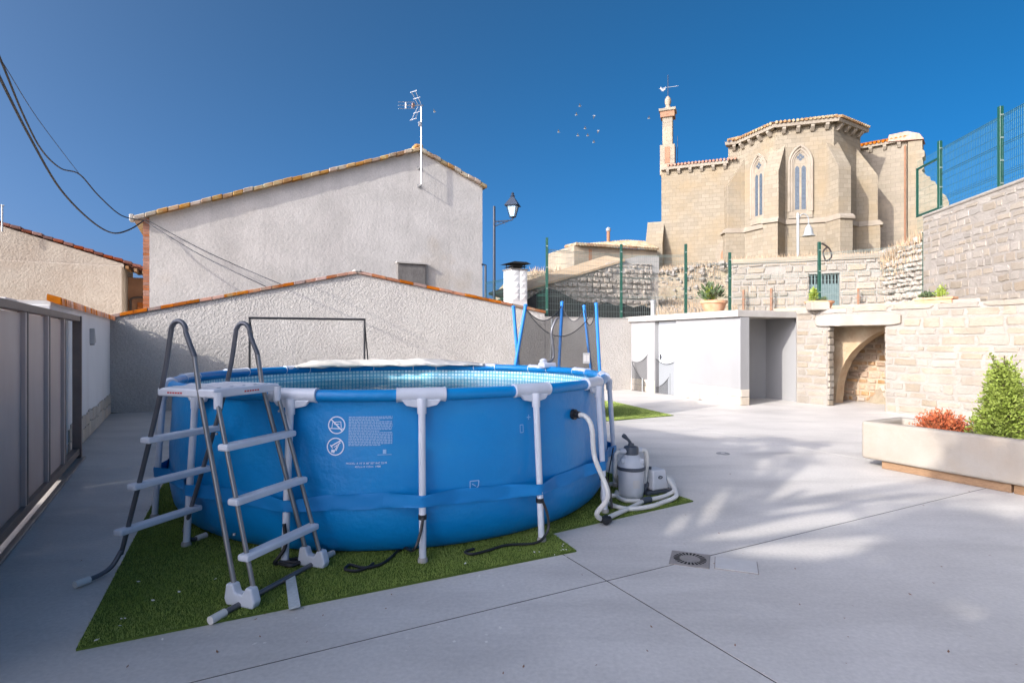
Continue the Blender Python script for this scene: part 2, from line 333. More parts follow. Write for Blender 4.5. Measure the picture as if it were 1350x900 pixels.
# ------------------------------------------------------------------ stones, shared rough block meshes
def rock_meshes(tagname, material, k=9, rough=.07):
    out = []
    for i in range(k):
        n = 10; vs = []; fs = []
        base = [(-.5, -.5), (-.17, -.5), (.17, -.5), (.5, -.5), (.5, 0), (.5, .5), (.17, .5), (-.17, .5), (-.5, .5), (-.5, 0)]
        ring = []
        for (x, z) in base:
            kx = 1 - random.random() * rough * 1.6; kz = 1 - random.random() * rough * 2
            ring.append((x * kx, z * kz))
        for dep, s in ((0, 1.0), (-.75, .985), (-1.0, .88)):
            for (x, z) in ring: vs.append((x * s + random.uniform(-1, 1) * rough * .18, dep, z * s + random.uniform(-1, 1) * rough * .18))
        vs.append((random.uniform(-.15, .15), -1.0 - random.random() * .2, random.uniform(-.15, .15)))
        for r in range(2):
            for j in range(n):
                l = (j + 1) % n; fs.append((r * n + j, r * n + l, (r + 1) * n + l, (r + 1) * n + j))
        for j in range(n): fs.append((2 * n + j, 2 * n + (j + 1) % n, 3 * n))
        me = D.meshes.new(tagname); me.from_pydata(vs, [], fs); me.materials.append(material); me.update(); out.append(me)
    return out
def place_rock(me, name, c, d, n, w, dep, h, parent, roll=0):
    """block centred at c on a wall along d (unit) whose outward normal is n"""
    o = D.objects.new(name, me); COL.objects.link(o)
    d = Vector(d); n = Vector(n)
    mt = Matrix((( d.x, -n.x, 0, c[0]), (d.y, -n.y, 0, c[1]), (0, 0, 1, c[2]), (0, 0, 0, 1)))
    if d.x * -n.y - d.y * -n.x < 0: mt[0][0] = -d.x; mt[1][0] = -d.y
    mt = mt @ Matrix.Rotation(roll, 4, 'Y') @ Matrix.Diagonal((w, dep, h, 1))
    if parent is not None and parent.type == 'EMPTY':
        o.parent = parent; o.matrix_parent_inverse = Matrix.Translation(-parent.location)
    elif parent is not None: o.parent = parent
    o.matrix_basis = mt
    return o
def stone_wall(parent, P, d, n, L, z0, ztop, meshes, ch=(.14, .24), lw=(.22, .6), joint=.018, dep=.03, skip=(), name='stone', shape=None, seed=1, roll=.02, skipf=.05):
    rs = random.Random(seed); z = z0; cnt = 0
    zmax = max(ztop(0), ztop(L))
    while z < zmax - .05:
        h = rs.uniform(*ch); s = -rs.uniform(0, lw[0])
        while s < L:
            w = rs.uniform(*lw) * (1 if rs.random() > .15 else .6)
            a, b = max(s, 0), min(s + w, L)
            s += w
            if b - a < .09: continue
            pieces = [(a, b)]
            for (sa, sb, za, zb) in skip:
                if z + h * .6 > za and z + h * .4 < zb:
                    np_ = []
                    for (p, q) in pieces:
                        if q <= sa or p >= sb: np_.append((p, q))
                        else:
                            if sa - p > .08: np_.append((p, sa))
                            if q - sb > .08: np_.append((sb, q))
                    pieces = np_
            for (p, q) in pieces:
                zt = min(z + h, ztop((p + q) / 2) - .01)
                if zt - z < .05: continue
                if shape and not shape((p + q) / 2, (z + zt) / 2): continue
                c = Vector(P) + Vector(d) * ((p + q) / 2); hh = zt - z
                if rs.random() < skipf: continue
                hh *= rs.uniform(.82, 1.1)
                place_rock(rs.choice(meshes), name, (c.x, c.y, (z + zt) / 2 + rs.uniform(-.008, .008)), d, n, q - p - joint * rs.uniform(.6, 1.6), dep * rs.uniform(.5, 1.5), hh - joint * rs.uniform(.6, 1.6), parent, rs.uniform(-roll, roll))
                cnt += 1
        z += h
    return cnt
RK = rock_meshes('stone', M['stone'], 14, .11); RK2 = rock_meshes('stone', M['stone2'], 14, .12); RKB = rock_meshes('stone', M['brownstone']); RKP = rock_meshes('stone', M['plinth'], rough=.03)
RKR = rock_meshes('stone', M['rubble'], rough=.2)

# ================================================================== SETTING
# ground sheet to the horizon, yard slabs, hill
tag(MB().add([(-900, -900, -.06), (900, -900, -.06), (900, 900, -.06), (-900, 900, -.06)], [(0, 1, 2, 3)]).build('ground', M['far']), kind='structure')
yard = MB()
yf = tag(MB().add([AB(-2.2, -12, -.003), AB(14.5, -12, -.003), AB(15.6, 15.3, -.003), AB(-2.2, 15.3, -.003)], [(0, 1, 2, 3)]).build('yard_floor', M['joint']), kind='structure')
XJ = G(800, 765); a0 = XJ.dot(V); b0 = XJ.dot(U)          # where two floor joints cross
ga = [-2.2, a0, a0 + 5.4, 15.8]; gb = [-12, b0 - 5.2, b0, b0 + 5.6, 15.35]
for i in range(3):
    for j in range(4):
        g = .006
        MB().box(AB(ga[i] + g, gb[j] + g, -.025), V * (ga[i + 1] - ga[i] - 2 * g), U * (gb[j + 1] - gb[j] - 2 * g), (0, 0, .025)).build('concrete_slab', M['concrete'], yf)
def hill_h(x, y):
    p = Vector((x, y, 0)); a = p.dot(V); b = p.dot(U)
    h = -.06
    def sm(e0, e1, t): t = min(1, max(0, (t - e0) / (e1 - e0))); return t * t * (3 - 2 * t)
    behind = max(sm(15.2, 15.9, b), sm(15.4, 15.9, a) if b > -3 else 0)
    w = sm(-2, 2.5, x + .05 * y)
    h += behind * (1.2 + 1.1 * w) * (1 if x > -9 else sm(-13, -9, x))
    h += w * sm(21, 29, y) * .7 + w * sm(33.2, 34.6, y + .21 * (x - 11)) * 3.1 * sm(5, 13, x) + w * sm(27, 40, y) * 3.3 * (1 - sm(5, 13, x))
    return h
nx, ny = 90, 80; hv = []; hf = []
for j in range(ny):
    for i in range(nx):
        x = -30 + i * 1.0; y = 6 + j * .75 if j < 60 else 51 + (j - 60) * 5
        hv.append((x, y, hill_h(x, y) + random.uniform(-.05, .05) * (1 if y > 24 else 0)))
for j in range(ny - 1):
    for i in range(nx - 1):
        q = (j * nx + i, j * nx + i + 1, (j + 1) * nx + i + 1, (j + 1) * nx + i)
        c = sum((Vector(hv[k]) for k in q), Vector()) / 4
        if min(hv[k][2] for k in q) > -.05 or max(hv[k][2] for k in q) > .05: hf.append(q)
hb = MB(); hb.v = hv; hb.f = hf
tag(hb.build('hill', M['earth'], smooth=60), kind='structure')

# ---------------- left boundary: white wall, tile coping, steel gate
LW1 = G(145, 545); LW0 = G(90, 604); ul = (LW1 - LW0).normalized(); nl = Vector((ul.y, -ul.x, 0))   # nl faces the yard
LB = LW0 - ul * 1.25
zt = HC + (HY - 424) * LW1.y / F + .02
t = thing('boundary_wall', 'white rendered boundary wall with tiled coping and stone skirting beside the brown gate', 'wall', LB)
Lw = (LW1 - LB).length
MB().box(LB, ul * Lw, -nl * .28, (0, 0, zt)).build('wall', M['white_for_shade'], t, bevel=.008)
MB().box(LB + ul * .02 - nl * .3 + Vector((0, 0, zt)), ul * (Lw - .02), nl * .30, (0, 0, .05)).build('mortar_bed', M['white_dirty'], t)
s = 1.2; rs = random.Random(4)
while s < Lw - .05:                                  # stone skirting, uneven top
    w = rs.uniform(.16, .3); w = min(w, Lw - s)
    z = 0
    for h in (rs.uniform(.2, .26), rs.uniform(.16, .22)):
        c = LB + ul * (s + w / 2); place_rock(rs.choice(RKP), 'skirting_stone', (c.x, c.y, z + h / 2), ul, nl, w - .008, .02, h - .008, t); z += h
    s += w
ct = MB()                                            # half-round coping tile seen end on
for k in range(9):
    a = math.pi * k / 8; ct.v += [(0, math.cos(a) * .06, math.sin(a) * .09), (0, math.cos(a) * .042, math.sin(a) * .066), (-.13, math.cos(a) * .055, math.sin(a) * .08 + .05), (-.13, math.cos(a) * .038, math.sin(a) * .056 + .05)]
for k in range(8):
    i = k * 4; ct.f += [(i, i + 1, i + 5, i + 4), (i, i + 4, i + 6, i + 2), (i + 1, i + 3, i + 7, i + 5)]
cme = D.meshes.new('coping_tile'); cme.from_pydata(ct.v, [], ct.f); cme.materials.append(M['copingtile']); cme.update()
nt_ = int(Lw / .17) + 1
for k in range(nt_):
    p = LB + ul * (k * .168 + .03) + nl * .1 + Vector((0, 0, zt + .0))
    o = D.objects.new('coping_tile', cme); COL.objects.link(o); o.parent = t; o.matrix_parent_inverse = Matrix.Translation(-t.location)
    o.matrix_basis = Matrix(((nl.x, ul.x, 0, p.x), (nl.y, ul.y, 0, p.y), (0, 0, 1, p.z), (0, 0, 0, 1)))
# little wedge-shaped wall light
p = On(119, 443, LW0, ul); q = thing('wall_light', 'small grey wedge-shaped light on the white boundary wall', 'light', p)
MB().prism([p + ul * -.09 + Vector((0, 0, .13)), p + ul * -.09 - Vector((0, 0, .13)), p + ul * .13 - Vector((0, 0, .1))], nl * .07).build('housing', M['flapgrey'], q, bevel=.004)
MB().box(p - ul * .06 + nl * .001 + Vector((0, 0, -.15)), ul * .15, nl * .05, (0, 0, .03)).build('lens', M['white'], q)
# gate
GB = LW0 - ul * .06 + nl * .1; zg = HC + (HY - 416.5) * GB.y / F
t = thing('sliding_gate', 'brown steel sliding gate of wide panels with dark vertical ribs', 'gate', GB)
posts = [On(x, 500, GB, ul) for x in (84, 62.5, 33, -14)]
ss = [(p - GB).dot(ul) for p in posts] + [-4.6, -6.4]
for i in range(5):
    a, b = ss[i + 1], ss[i]
    MB().box(GB + ul * (a + .03) - nl * .035 + Vector((0, 0, .12)), ul * (b - a - .06), nl * .02, (0, 0, zg - .2)).build('panel', M['gate'], t)
    MB().box(GB + ul * (b - .035) - nl * .05 + Vector((0, 0, .1)), ul * .05, nl * .075, (0, 0, zg - .16)).build('rib', M['gatebrown'], t, bevel=.004)
    MB().box(GB + ul * (b - .085) - nl * .03 + Vector((0, 0, .11)), ul * .05, nl * .05, (0, 0, zg - .18)).build('stile', M['gate'], t, bevel=.004)
MB().box(GB + ul * -6.5 - nl * .055 + Vector((0, 0, zg - .07)), ul * 6.52, nl * .09, (0, 0, .07)).build('top_rail', M['gatebrown'], t, bevel=.005)
MB().box(GB + ul * -6.5 - nl * .055 + Vector((0, 0, .05)), ul * 6.5, nl * .085, (0, 0, .08)).build('bottom_rail', M['gatebrown'], t, bevel=.005)
MB().box(GB + ul * -6.5 + nl * .05 + Vector((0, 0, 0)), ul * 6.5, nl * .05, (0, 0, .025)).build('floor_track', M['steel2'], t, bevel=.004)
MB().box(GB + ul * -.0 - nl * .05, ul * .06, nl * .1, (0, 0, zg + .0)).build('gate_post', M['gatebrown'], t, bevel=.004)
p = At(62, 408, GB.y + .3)
t2 = thing('gate_pier', 'low white rendered pier top behind the end of the brown gate', 'pier', LB - nl * .6)
MB().box(LB - nl * .33 - ul * .3, ul * .9, -nl * .45, (0, 0, zt + .06)).build('block', M['white_dirty'], t2, bevel=.01)

# ---------------- low building with the roughcast gable at the end of the yard
BL = LW1.copy(); BR = G(832, 513.5); db = (BR - BL).normalized(); nb = Vector((db.y, -db.x, 0))     # nb faces the yard
BL = BL - db * .32
t = thing('low_building', 'low building with white roughcast gable wall and orange tile edge behind the pool', 'building', BL)
top = [On(147, 421, BL, db), On(300, 391.5, BL, db), On(471, 361, BL, db), On(600, 387, BL, db), On(718, 413, BL, db)]
tl = On(147, 421, BL, db); TLx = BL + Vector((0, 0, tl.z - .05)); pk = top[2]; tr = top[4]
MB().prism([BL, Vector((tr.x, tr.y, 0)), tr, pk, TLx], -nb * 3.2).build('gable_wall', M['roughcast'], t)
def coping(pa, pb, n, parent, name, material, hgt=.075, out=.05, back=.35, gap=.004):
    for i in range(n):
        a = pa.lerp(pb, i / n); b = pa.lerp(pb, (i + 1) / n); e = (b - a)
        j = random.uniform(-.008, .008)
        MB().box(a + e * .01 + nb * (out + j) + Vector((0, 0, .006 + j * .5)), e * (1 - gap - .01), -nb * back, (0, 0, hgt)).build(name, material, parent, bevel=.006, seg=1)
coping(TLx + db * -.25 + Vector((0, 0, -.06)), pk, 23, t, 'edge_tile', M['terracotta'])
coping(pk, tr + db * .02, 15, t, 'edge_tile', M['terracotta'])
MB().cbox(pk + Vector((0, 0, .08)) - nb * .12, db * .16, nb * .4, (0, 0, .07)).build('ridge_mortar', M['slab'], t, bevel=.02)
for sx, A_, B_ in ((1, TLx, pk), (1, pk, tr)):
    MB().hexa([A_ - nb * .3, B_ - nb * .3, B_ - nb * 3.2, A_ - nb * 3.2, A_ - nb * .3 + ZUP * .06, B_ - nb * .3 + ZUP * .06, B_ - nb * 3.2 + ZUP * .06, A_ - nb * 3.2 + ZUP * .06]).build('roof', M['oldtile'], t)
# lower wall continuing to the shed
t = thing('yard_end_wall', 'low cream rendered wall between the gable and the white shed', 'wall', tr)
zl = HC + (HY - 420.5) * BR.y / F
P0 = Vector((tr.x, tr.y, 0)); MB().box(P0 + db * .004 + nb * -.012, db * ((BR - P0).length + .2), -nb * .3, (0, 0, zl)).build('wall', M['roughcast'], t)
MB().box(P0 + db * .004 + nb * .002 + Vector((0, 0, zl)), db * ((BR - P0).length + .2), -nb * .33, (0, 0, .03)).build('cap', M['slab'], t, bevel=.005)
# chimney
p = At(679.5, 397, 17.3); p.z = 2.2
t = thing('chimney', 'white block chimney with patterned side and dark metal cowl behind the tile edge', 'chimney', p)
w = .52; zc = HC + (HY - 357) * 17.3 / F
MB().cbox((p.x, p.y, (p.z + zc) / 2), V * w, U * w, (0, 0, zc - p.z)).build('stack', M['white_dirty'], t, bevel=.006)
rw = (zc - 2.75) / 5
for i in range(5):
    for j in range(2):
        c = p - U * (w / 2 + .004) + V * ((j - .5) * w * .47); c.z = zc - rw * (i + .5)
        MB().add([c - V * .11 - ZUP * .1, c + V * .11 - ZUP * .1, c + V * .11 + ZUP * .1, c - V * .11 + ZUP * .1, c - U * .018 + V * .03 * random.choice((-1, 1))], [(0, 1, 4), (1, 2, 4), (2, 3, 4), (3, 0, 4)]).build('pattern_block', M['white_dirty'], t)
for k in (-1, 1):
    for l in (-1, 1): MB().tube([Vector((p.x, p.y, zc)) + V * k * .2 + U * l * .2, Vector((p.x, p.y, zc + .2)) + V * k * .2 + U * l * .2], .012, 6).build('cowl_leg', M['void'], t)
MB().cbox((p.x, p.y, zc + .02), V * .58, U * .58, (0, 0, .04)).build('chimney_cap', M['shutter'], t)
MB().cbox((p.x, p.y, zc + .11), V * .5, U * .5, (0, 0, .015)).build('cowl_plate', M['void'], t)
MB().prism([Vector((p.x, p.y, zc + .19)) + V * x + ZUP * z - U * .33 for x, z in ((-.36, 0), (.36, 0), (.2, .05), (-.2, .05))], U * .66).build('cowl_lid', M['void'], t)

# ---------------- the tall rendered house
HP = Vector((-10.8, 16.4, 0)); dh = V; nh = -U
t = thing('rendered_house', 'tall grey-white rendered house with long sloping gable and no windows', 'house', HP)
hl = On(197, 285, HP, dh); hr = On(636, 246, HP, dh); hp = On(552, 199, HP, dh)
g0 = Vector((hl.x, hl.y, 0)); g1 = Vector((hr.x, hr.y, 0))
MB().prism([g0, g1, hr, hp, hl], -nh * 8).build('wall', M['house'], t)
bz = 0; bc = 0
while bz < hl.z - .1:                                 # brick corner strip
    o_ = .0 if bc % 2 else .006
    MB().box(g0 - dh * (.155 + o_) + nh * -.02 + Vector((0, 0, bz + .005)), dh * (.15 + o_), -nh * .25, (0, 0, .065)).build('brick', M['brick'], t); bz += .077; bc += 1
MB().box(g0 - dh * .15 - nh * .03, dh * .14, -nh * .22, (0, 0, hl.z - .1)).build('brick_mortar', M['mortar'], t)
vt = MB()
ev = hl - dh * .38 + Vector((0, 0, -.16)); er = hr + dh * .13 + Vector((0, 0, -.055))
for A_, B_, n in ((ev, hp, 30), (hp, er, 10)):
    for i in range(n):                                # verge tiles stepping up the gable
        a = A_.lerp(B_, i / n); b = A_.lerp(B_, (i + 1) / n); e = b - a
        j = random.uniform(-.012, .012)
        MB().box(a + nh * (.17 + j) + Vector((0, 0, -.02 + j)), e * 1.0, -nh * .56, (0, 0, .13 + random.uniform(-.015, .015))).build('verge_tile', M['oldtile'], t, bevel=.02, seg=1)
    MB().hexa([A_ - nh * .39, B_ - nh * .39, B_ - nh * 8, A_ - nh * 8, A_ - nh * .39 + ZUP * .1, B_ - nh * .39 + ZUP * .1, B_ - nh * 8 + ZUP * .1, A_ - nh * 8 + ZUP * .1]).build('roof', M['oldtile'], t)
MB().cbox(hp + Vector((0, 0, .16)) - nh * .15, dh * .3, nh * .5, (0, 0, .14)).build('ridge_tile', M['oldtile'], t, bevel=.06)
MB().cbox(ev + Vector((0, 0, .06)) - dh * .04 + nh * .0, dh * .12, nh * .3, (0, 0, .2)).build('eave_end', M['slab'], t, bevel=.03)
b0_, b1_ = On(523.5, 347, HP, dh), On(560, 372, HP, dh)
sh = MB().box(Vector((b0_.x, b0_.y, b1_.z - .3)) + nh * .002, dh * (b1_ - b0_).dot(dh), nh * .1, (0, 0, b0_.z - b1_.z + .3)).build('boarded_opening', M['shutter'], t, bevel=.01)
MB().box(Vector((b0_.x, b0_.y, b0_.z)) + nh * .0 - dh * .05, dh * ((b1_ - b0_).dot(dh) + .1), nh * .16, (0, 0, .05)).build('ledge', M['slab'], sh)
# television antenna on the gable
mp = On(552, 245, HP, dh) + nh * .28
t = thing('television_antenna', 'rooftop television antenna on a thin mast bracketed to the gable', 'antenna', mp)
zt0 = HC + (HY - 139) * mp.y / F
MB().tube([mp, Vector((mp.x, mp.y, zt0))], .028, 8).build('mast', M['alu'], t, smooth=40)
for py in (219, 243):
    z = HC + (HY - py) * mp.y / F
    MB().tube([Vector((mp.x, mp.y, z)), Vector((mp.x, mp.y, z)) - nh * .3], .022, 6).build('bracket', M['alu'], t)
    MB().cbox(Vector((mp.x, mp.y, z)) - nh * .27 - dh * .0, dh * .12, nh * .03, (0, 0, .12)).build('wall_plate', M['white'], t)
MB().cbox(Vector((mp.x, mp.y, zt0 - .66)) - dh * .05, dh * .09, nh * .08, (0, 0, .15)).build('amplifier', M['alu'], t)
hd = Vector((mp.x, mp.y, zt0)); bd = (At(514, 139, mp.y - 1.2) - hd).normalized()
MB().tube([hd + bd * -.1, hd + bd * .75], .018, 6).build('boom', M['alu'], t)
for z in (-.11, 0, .11):
    MB().tube([hd + bd * .35 + ZUP * z, hd + bd * 1.15 + ZUP * z], .009, 6).build('director_rail', M['alu'], t)
for k, hh_ in ((.42, .15), (.78, .2)):
    MB().cbox(hd + bd * k, bd * (.1 if k < .5 else .035), bd.cross(ZUP).normalized() * .05, (0, 0, hh_)).build('element_block', M['terracotta'] if k < .5 else M['alu'], t)
cs = bd.cross(ZUP).normalized()
for s_ in (-1, 1):
    for k in (-1, 1):
        MB().tube([hd + bd * .1 + cs * k * .07 + ZUP * s_ * .04, hd + bd * .42 + cs * k * .09 + ZUP * s_ * .5], .011, 6).build('reflector_arm', M['alu'], t)
    for f in (.45, .95):
        e = hd + bd * (.1 + .32 * f) + ZUP * s_ * (.04 + .46 * f); MB().tube([e - cs * .16, e + cs * .16], .008, 5).build('reflector_rod', M['alu'], t)

# ---------------- tan house at the left and its porch
NP = At(163, 420, 20); NP.z = 0
t = thing('tan_house', 'tan rendered house with dark red verge tiles beyond the gate', 'house', NP)
a_ = On(0, 297, NP, dh); b_ = On(164, 348, NP, dh); sl_ = (b_ - a_) / (b_ - a_).dot(dh)
a_ = a_ - sl_ * 3.0; 
MB().prism([Vector((a_.x, a_.y, 0)), NP, Vector((NP.x, NP.y, b_.z)), a_], -nh * 3).build('wall', M['tan'], t)
lz = HC + (HY - 351) * On(163, 351, NP, dh).y / F
MB().box(NP - dh * 7 + nh * .002, dh * 6.98, nh * .16, (0, 0, lz)).build('lower_wall', M['tan'], t, bevel=.03)
e_ = b_ + sl_ * .78
for i in range(26):
    a = a_.lerp(e_, i / 26); b = a_.lerp(e_, (i + 1) / 26); j = random.uniform(-.01, .01)
    MB().box(a + nh * (.1 + j) + Vector((0, 0, .02 + j)), (b - a) * .99 + ZUP * .035, -nh * .42, (0, 0, .1)).build('verge_tile', M['darktile'], t, bevel=.02, seg=1)
MB().hexa([a_ - nh * .3, e_ - nh * .3, e_ - nh * 3, a_ - nh * 3] + [q + ZUP * .08 for q in (a_ - nh * .3, e_ - nh * .3, e_ - nh * 3, a_ - nh * 3)]).build('roof', M['darktile'], t)
MB().box(NP + dh * .01 - nh * 1.2, dh * 2.4, -nh * .3, (0, 0, b_.z - .35)).build('porch_wall', M['brown'], t)
for k in range(3):
    MB().box(NP + dh * (.05 + k * .25) + Vector((0, 0, b_.z - .16 - k * .075)), dh * .09, -nh * 1.4, (0, 0, .1)).build('rafter', M['wood'], t)
q_ = On(168, 385, NP, dh) - nh * 1.0
MB().tube(curve([Vector((q_.x, q_.y, 1.5)), Vector((q_.x, q_.y, 2.75)), Vector((q_.x, q_.y, 3.1)) + dh * .08, Vector((q_.x, q_.y, 3.12)) + dh * .9], 5), .04, 8).build('pipe', M['gatedark'], t)
MB().box(NP + dh * .3 - nh * 1.12 + Vector((0, 0, 2.2)), dh * .5, -nh * .06, (0, 0, .75)).build('window_frame', M['terracotta'], t, bevel=.01)
p = At(3, 293, 18.3); t = thing('roof_aerial', 'thin pale aerial pole standing on the tan house roof', 'antenna', p - ZUP * .3)
MB().tube([p - ZUP * .3, p + ZUP * .55], .025, 6).build('pole', M['alu'], t)
MB().tube([p + ZUP * .53 - dh * .5, p + ZUP * .53 + dh * .05], .02, 6).build('arm', M['alu'], t)

# ---------------- overhead cables
def cable(pts, r, label, material='cable'):
    o = MB().tube(curve(pts, 6), r, 6).build('overhead_cable', M[material], smooth=60); tag(o, label, 'cable', 'cables strung to the rendered house')
pc = On(190, 292, HP, dh) + nh * .2
cable([At(-60, -60, 6.2), At(0, 77, 8), At(30, 150, 9.7), At(55, 198, 11.5), At(80, 222, 13), At(105, 230, 14), At(130, 258, 15), At(160, 284, 16), pc], .016, 'black cable with a kink where a thin wire joins it, strung to the house eave')
cable([At(-40, 20, 6.6), At(0, 103, 8), At(40, 182, 10), At(80, 250, 12), At(120, 291, 14), At(148, 307, 15.3), At(170, 303, 16), pc - ZUP * .02], .02, 'thick black cable sagging lowest before the eave of the rendered house')
cable([At(-30, 30, 7), At(5, 85, 8.2), At(50, 157, 11), At(105, 230, 14)], .006, 'thin straight wire meeting the kinked black cable')
w1 = On(352, 384, BL, db) + ZUP * .1; w2 = On(372, 381, BL, db) + ZUP * .1
cable([pc, pc.lerp(w1, .5) - ZUP * .1, w1], .012, 'lower of two cables running down across the house wall to the tile edge')
cable([pc + ZUP * .06, pc.lerp(w2, .5) - ZUP * .06, w2], .012, 'upper of two cables running down across the house wall to the tile edge')

# ---------------- storage shed with concrete roof slab
SF0 = G(832, 513.5); SF1 = G(976, 534.6); ds = (SF1 - SF0).normalized(); ns = Vector((ds.y, -ds.x, 0))
if ns.dot(Vector((0, 0, 0)) - SF0) < 0: ns = -ns
t = thing('storage_shed', 'small white storage shed with stone skirting and overhanging concrete roof slab', 'shed', SF0)
def sx_(px): return (On(px, 500, SF0, ds) - SF0).dot(ds)
sd0, sd1, sd2, sd3 = sx_(863), sx_(871), sx_(891), sx_(976)
zr = HC + (HY - 417.5) * SF1.y / F
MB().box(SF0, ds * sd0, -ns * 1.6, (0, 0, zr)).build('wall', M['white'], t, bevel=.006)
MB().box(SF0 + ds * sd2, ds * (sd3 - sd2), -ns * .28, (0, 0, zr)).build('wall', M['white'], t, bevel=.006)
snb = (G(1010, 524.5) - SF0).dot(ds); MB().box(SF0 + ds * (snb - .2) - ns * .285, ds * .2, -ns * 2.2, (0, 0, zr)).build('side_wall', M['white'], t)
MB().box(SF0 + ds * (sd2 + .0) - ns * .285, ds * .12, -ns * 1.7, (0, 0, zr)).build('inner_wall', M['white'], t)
dr = MB().box(SF0 + ds * (sd0 + .01) - ns * .14, ds * (sd2 - sd0 - .02), -ns * .05, (0, 0, zr - .02)).build('door', M['doorgrey'], t, bevel=.006)
hp_ = On(871.5, 470, SF0 - ns * .14, ds)
MB().cbox(hp_ + ns * .015, ds * .045, ns * .02, (0, 0, .16)).build('handle_plate', M['black'], dr)
MB().tube([hp_ + ns * .02, hp_ + ns * .06, hp_ + ns * .06 + ds * .13], .011, 8).build('handle', M['black'], dr)
NB0 = G(1010, 524.5); NB1 = G(1050, 529.5); dn = (NB1 - NB0).normalized()
nn = Vector((dn.y, -dn.x, 0));  nn = nn if nn.dot(-NB0) > 0 else -nn
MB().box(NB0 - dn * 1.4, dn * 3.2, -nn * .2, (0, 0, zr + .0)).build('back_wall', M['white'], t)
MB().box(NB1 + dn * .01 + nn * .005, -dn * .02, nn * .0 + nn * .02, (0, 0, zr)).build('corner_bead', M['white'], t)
# roof slab: along the front and back to the stone wall
zs1 = HC + (HY - 408.6) * SF1.y / F
A0 = SF0 - ds * .35 + ns * .10; A1 = SF1 + ds * .02 + ns * .1
B1 = G(1051, 529.5); B1 = B1 + Vector((0, 0, 0)); C1 = B1 - nn * .3 + dn * .05; C0 = SF0 - ns * 2.2 - ds * .35
MB().prism([Vector((q.x, q.y, zr + .002)) for q in (A0, A1, B1 + dn * .1, C1, C0)], (0, 0, zs1 - zr)).build('roof_slab', M['slab'], t, bevel=.012)
rs = random.Random(9)
for (sa, sb, top_) in ((.0, sd0, .38), (sd2, sd3, .40)):
    s = sa
    while s < sb - .02:
        w = min(rs.uniform(.28, .42), sb - s); z = 0
        if sb - s - w < .12: w = sb - s
        for h in (top_ * .52, top_ * .48):
            c = SF0 + ds * (s + w / 2); place_rock(rs.choice(RKP), 'skirting_stone', (c.x, c.y, z + h / 2), ds, ns, w - .006, .018, h - .006, t, 0); z += h
        s += w
rt = V if V.dot(-ns) > 0 else -V
for z, h in ((0, .2), (.2, .19)):
    c = SF1 - ns * .14; place_rock(RKP[2], 'skirting_stone', (c.x, c.y, z + h / 2), -ns, ds, .27, .015, h - .006, t, 0)

# ---------------- stone wall with the old cellar opening
WA = 13.2
W0 = On(1050, 500, AB(WA, 0), U); W0.z = 0
dw = -U; nw = -V                                     # runs towards the camera, faces the yard
WL = 7.6; zw = 2.33
t = thing('stone_garden_wall', 'cream limestone retaining wall with a dark square cellar opening under a stone lintel', 'wall', W0)
def sw(px): return (On(px, 500, AB(WA, 0), U) - W0).dot(dw)
o0, o1 = sw(1091), sw(1168); ozt = HC + (HY - 429.5) * 13.3 / F
MB().box(W0, dw * o0, -nw * .22, (0, 0, zw)).build('mortar_wall', M['mortar'], t)
MB().box(W0 + dw * o1, dw * (WL - o1), -nw * .22, (0, 0, zw)).build('mortar_wall', M['mortar'], t)
MB().box(W0 + dw * o0 + Vector((0, 0, ozt + .12)), dw * (o1 - o0), -nw * .22, (0, 0, zw - ozt - .12)).build('mortar_wall', M['mortar'], t)
l0, l1 = sw(1077), sw(1189)
lb = MB(); LN = 14
for i in range(LN + 1):
    s = l0 + (l1 - l0) * i / LN; e = abs(i - LN / 2) / (LN / 2)
    zt_ = ozt + .27 - .05 * e ** 8 + random.uniform(-.008, .008); zb_ = ozt + .03 * e ** 12 + random.uniform(-.006, .006)
    for (off, z) in ((.07, zb_), (.075, zt_), (-.3, zt_), (-.3, zb_)): lb.v.append(tuple(W0 + dw * s + nw * off + ZUP * z))
for i in range(LN):
    for k in range(4): lb.f.append((i * 4 + k, i * 4 + (k + 1) % 4, i * 4 + 4 + (k + 1) % 4, i * 4 + 4 + k))
lb.f += [(0, 1, 2, 3), (LN * 4 + 3, LN * 4 + 2, LN * 4 + 1, LN * 4)]
bmx = lb.build('lintel', M['trough'], t, bevel=.02)
bm = bmesh.new(); bm.from_mesh(bmx.data); bmesh.ops.recalc_face_normals(bm, faces=bm.faces); bm.to_mesh(bmx.data); bm.free()
stone_wall(t, W0, dw, nw, WL, .01, lambda s: zw - .1, RK, ch=(.13, .22), lw=(.24, .62), joint=.026, dep=.014, skip=[(o0, o1, -1, ozt + .05), (l0 - .02, l1 + .02, ozt - .02, ozt + .29)], seed=5)
s = 0; rs = random.Random(3)
while s < WL:                                         # flat capping stones
    w = rs.uniform(.5, 1.0); place_rock(rs.choice(RK2), 'capping_stone', (*(W0 + dw * (s + w / 2))[:2], zw - .05 + rs.uniform(-.012, .012)), dw, nw, w - .02, .02 + rs.uniform(0, .02), .11, t); s += w
for s_, sg in ((o0, 1), (o1, -1)):                    # ragged jamb stones
    z = .0
    while z < ozt - .05:
        h = rs.uniform(.12, .2); h = min(h, ozt - z)
        c = W0 + dw * s_ - nw * .1; place_rock(rs.choice(RK), 'jamb_stone', (c.x, c.y, z + h / 2), nw, dw * sg, .2, .03 + rs.uniform(0, .02), h - .01, t); z += h
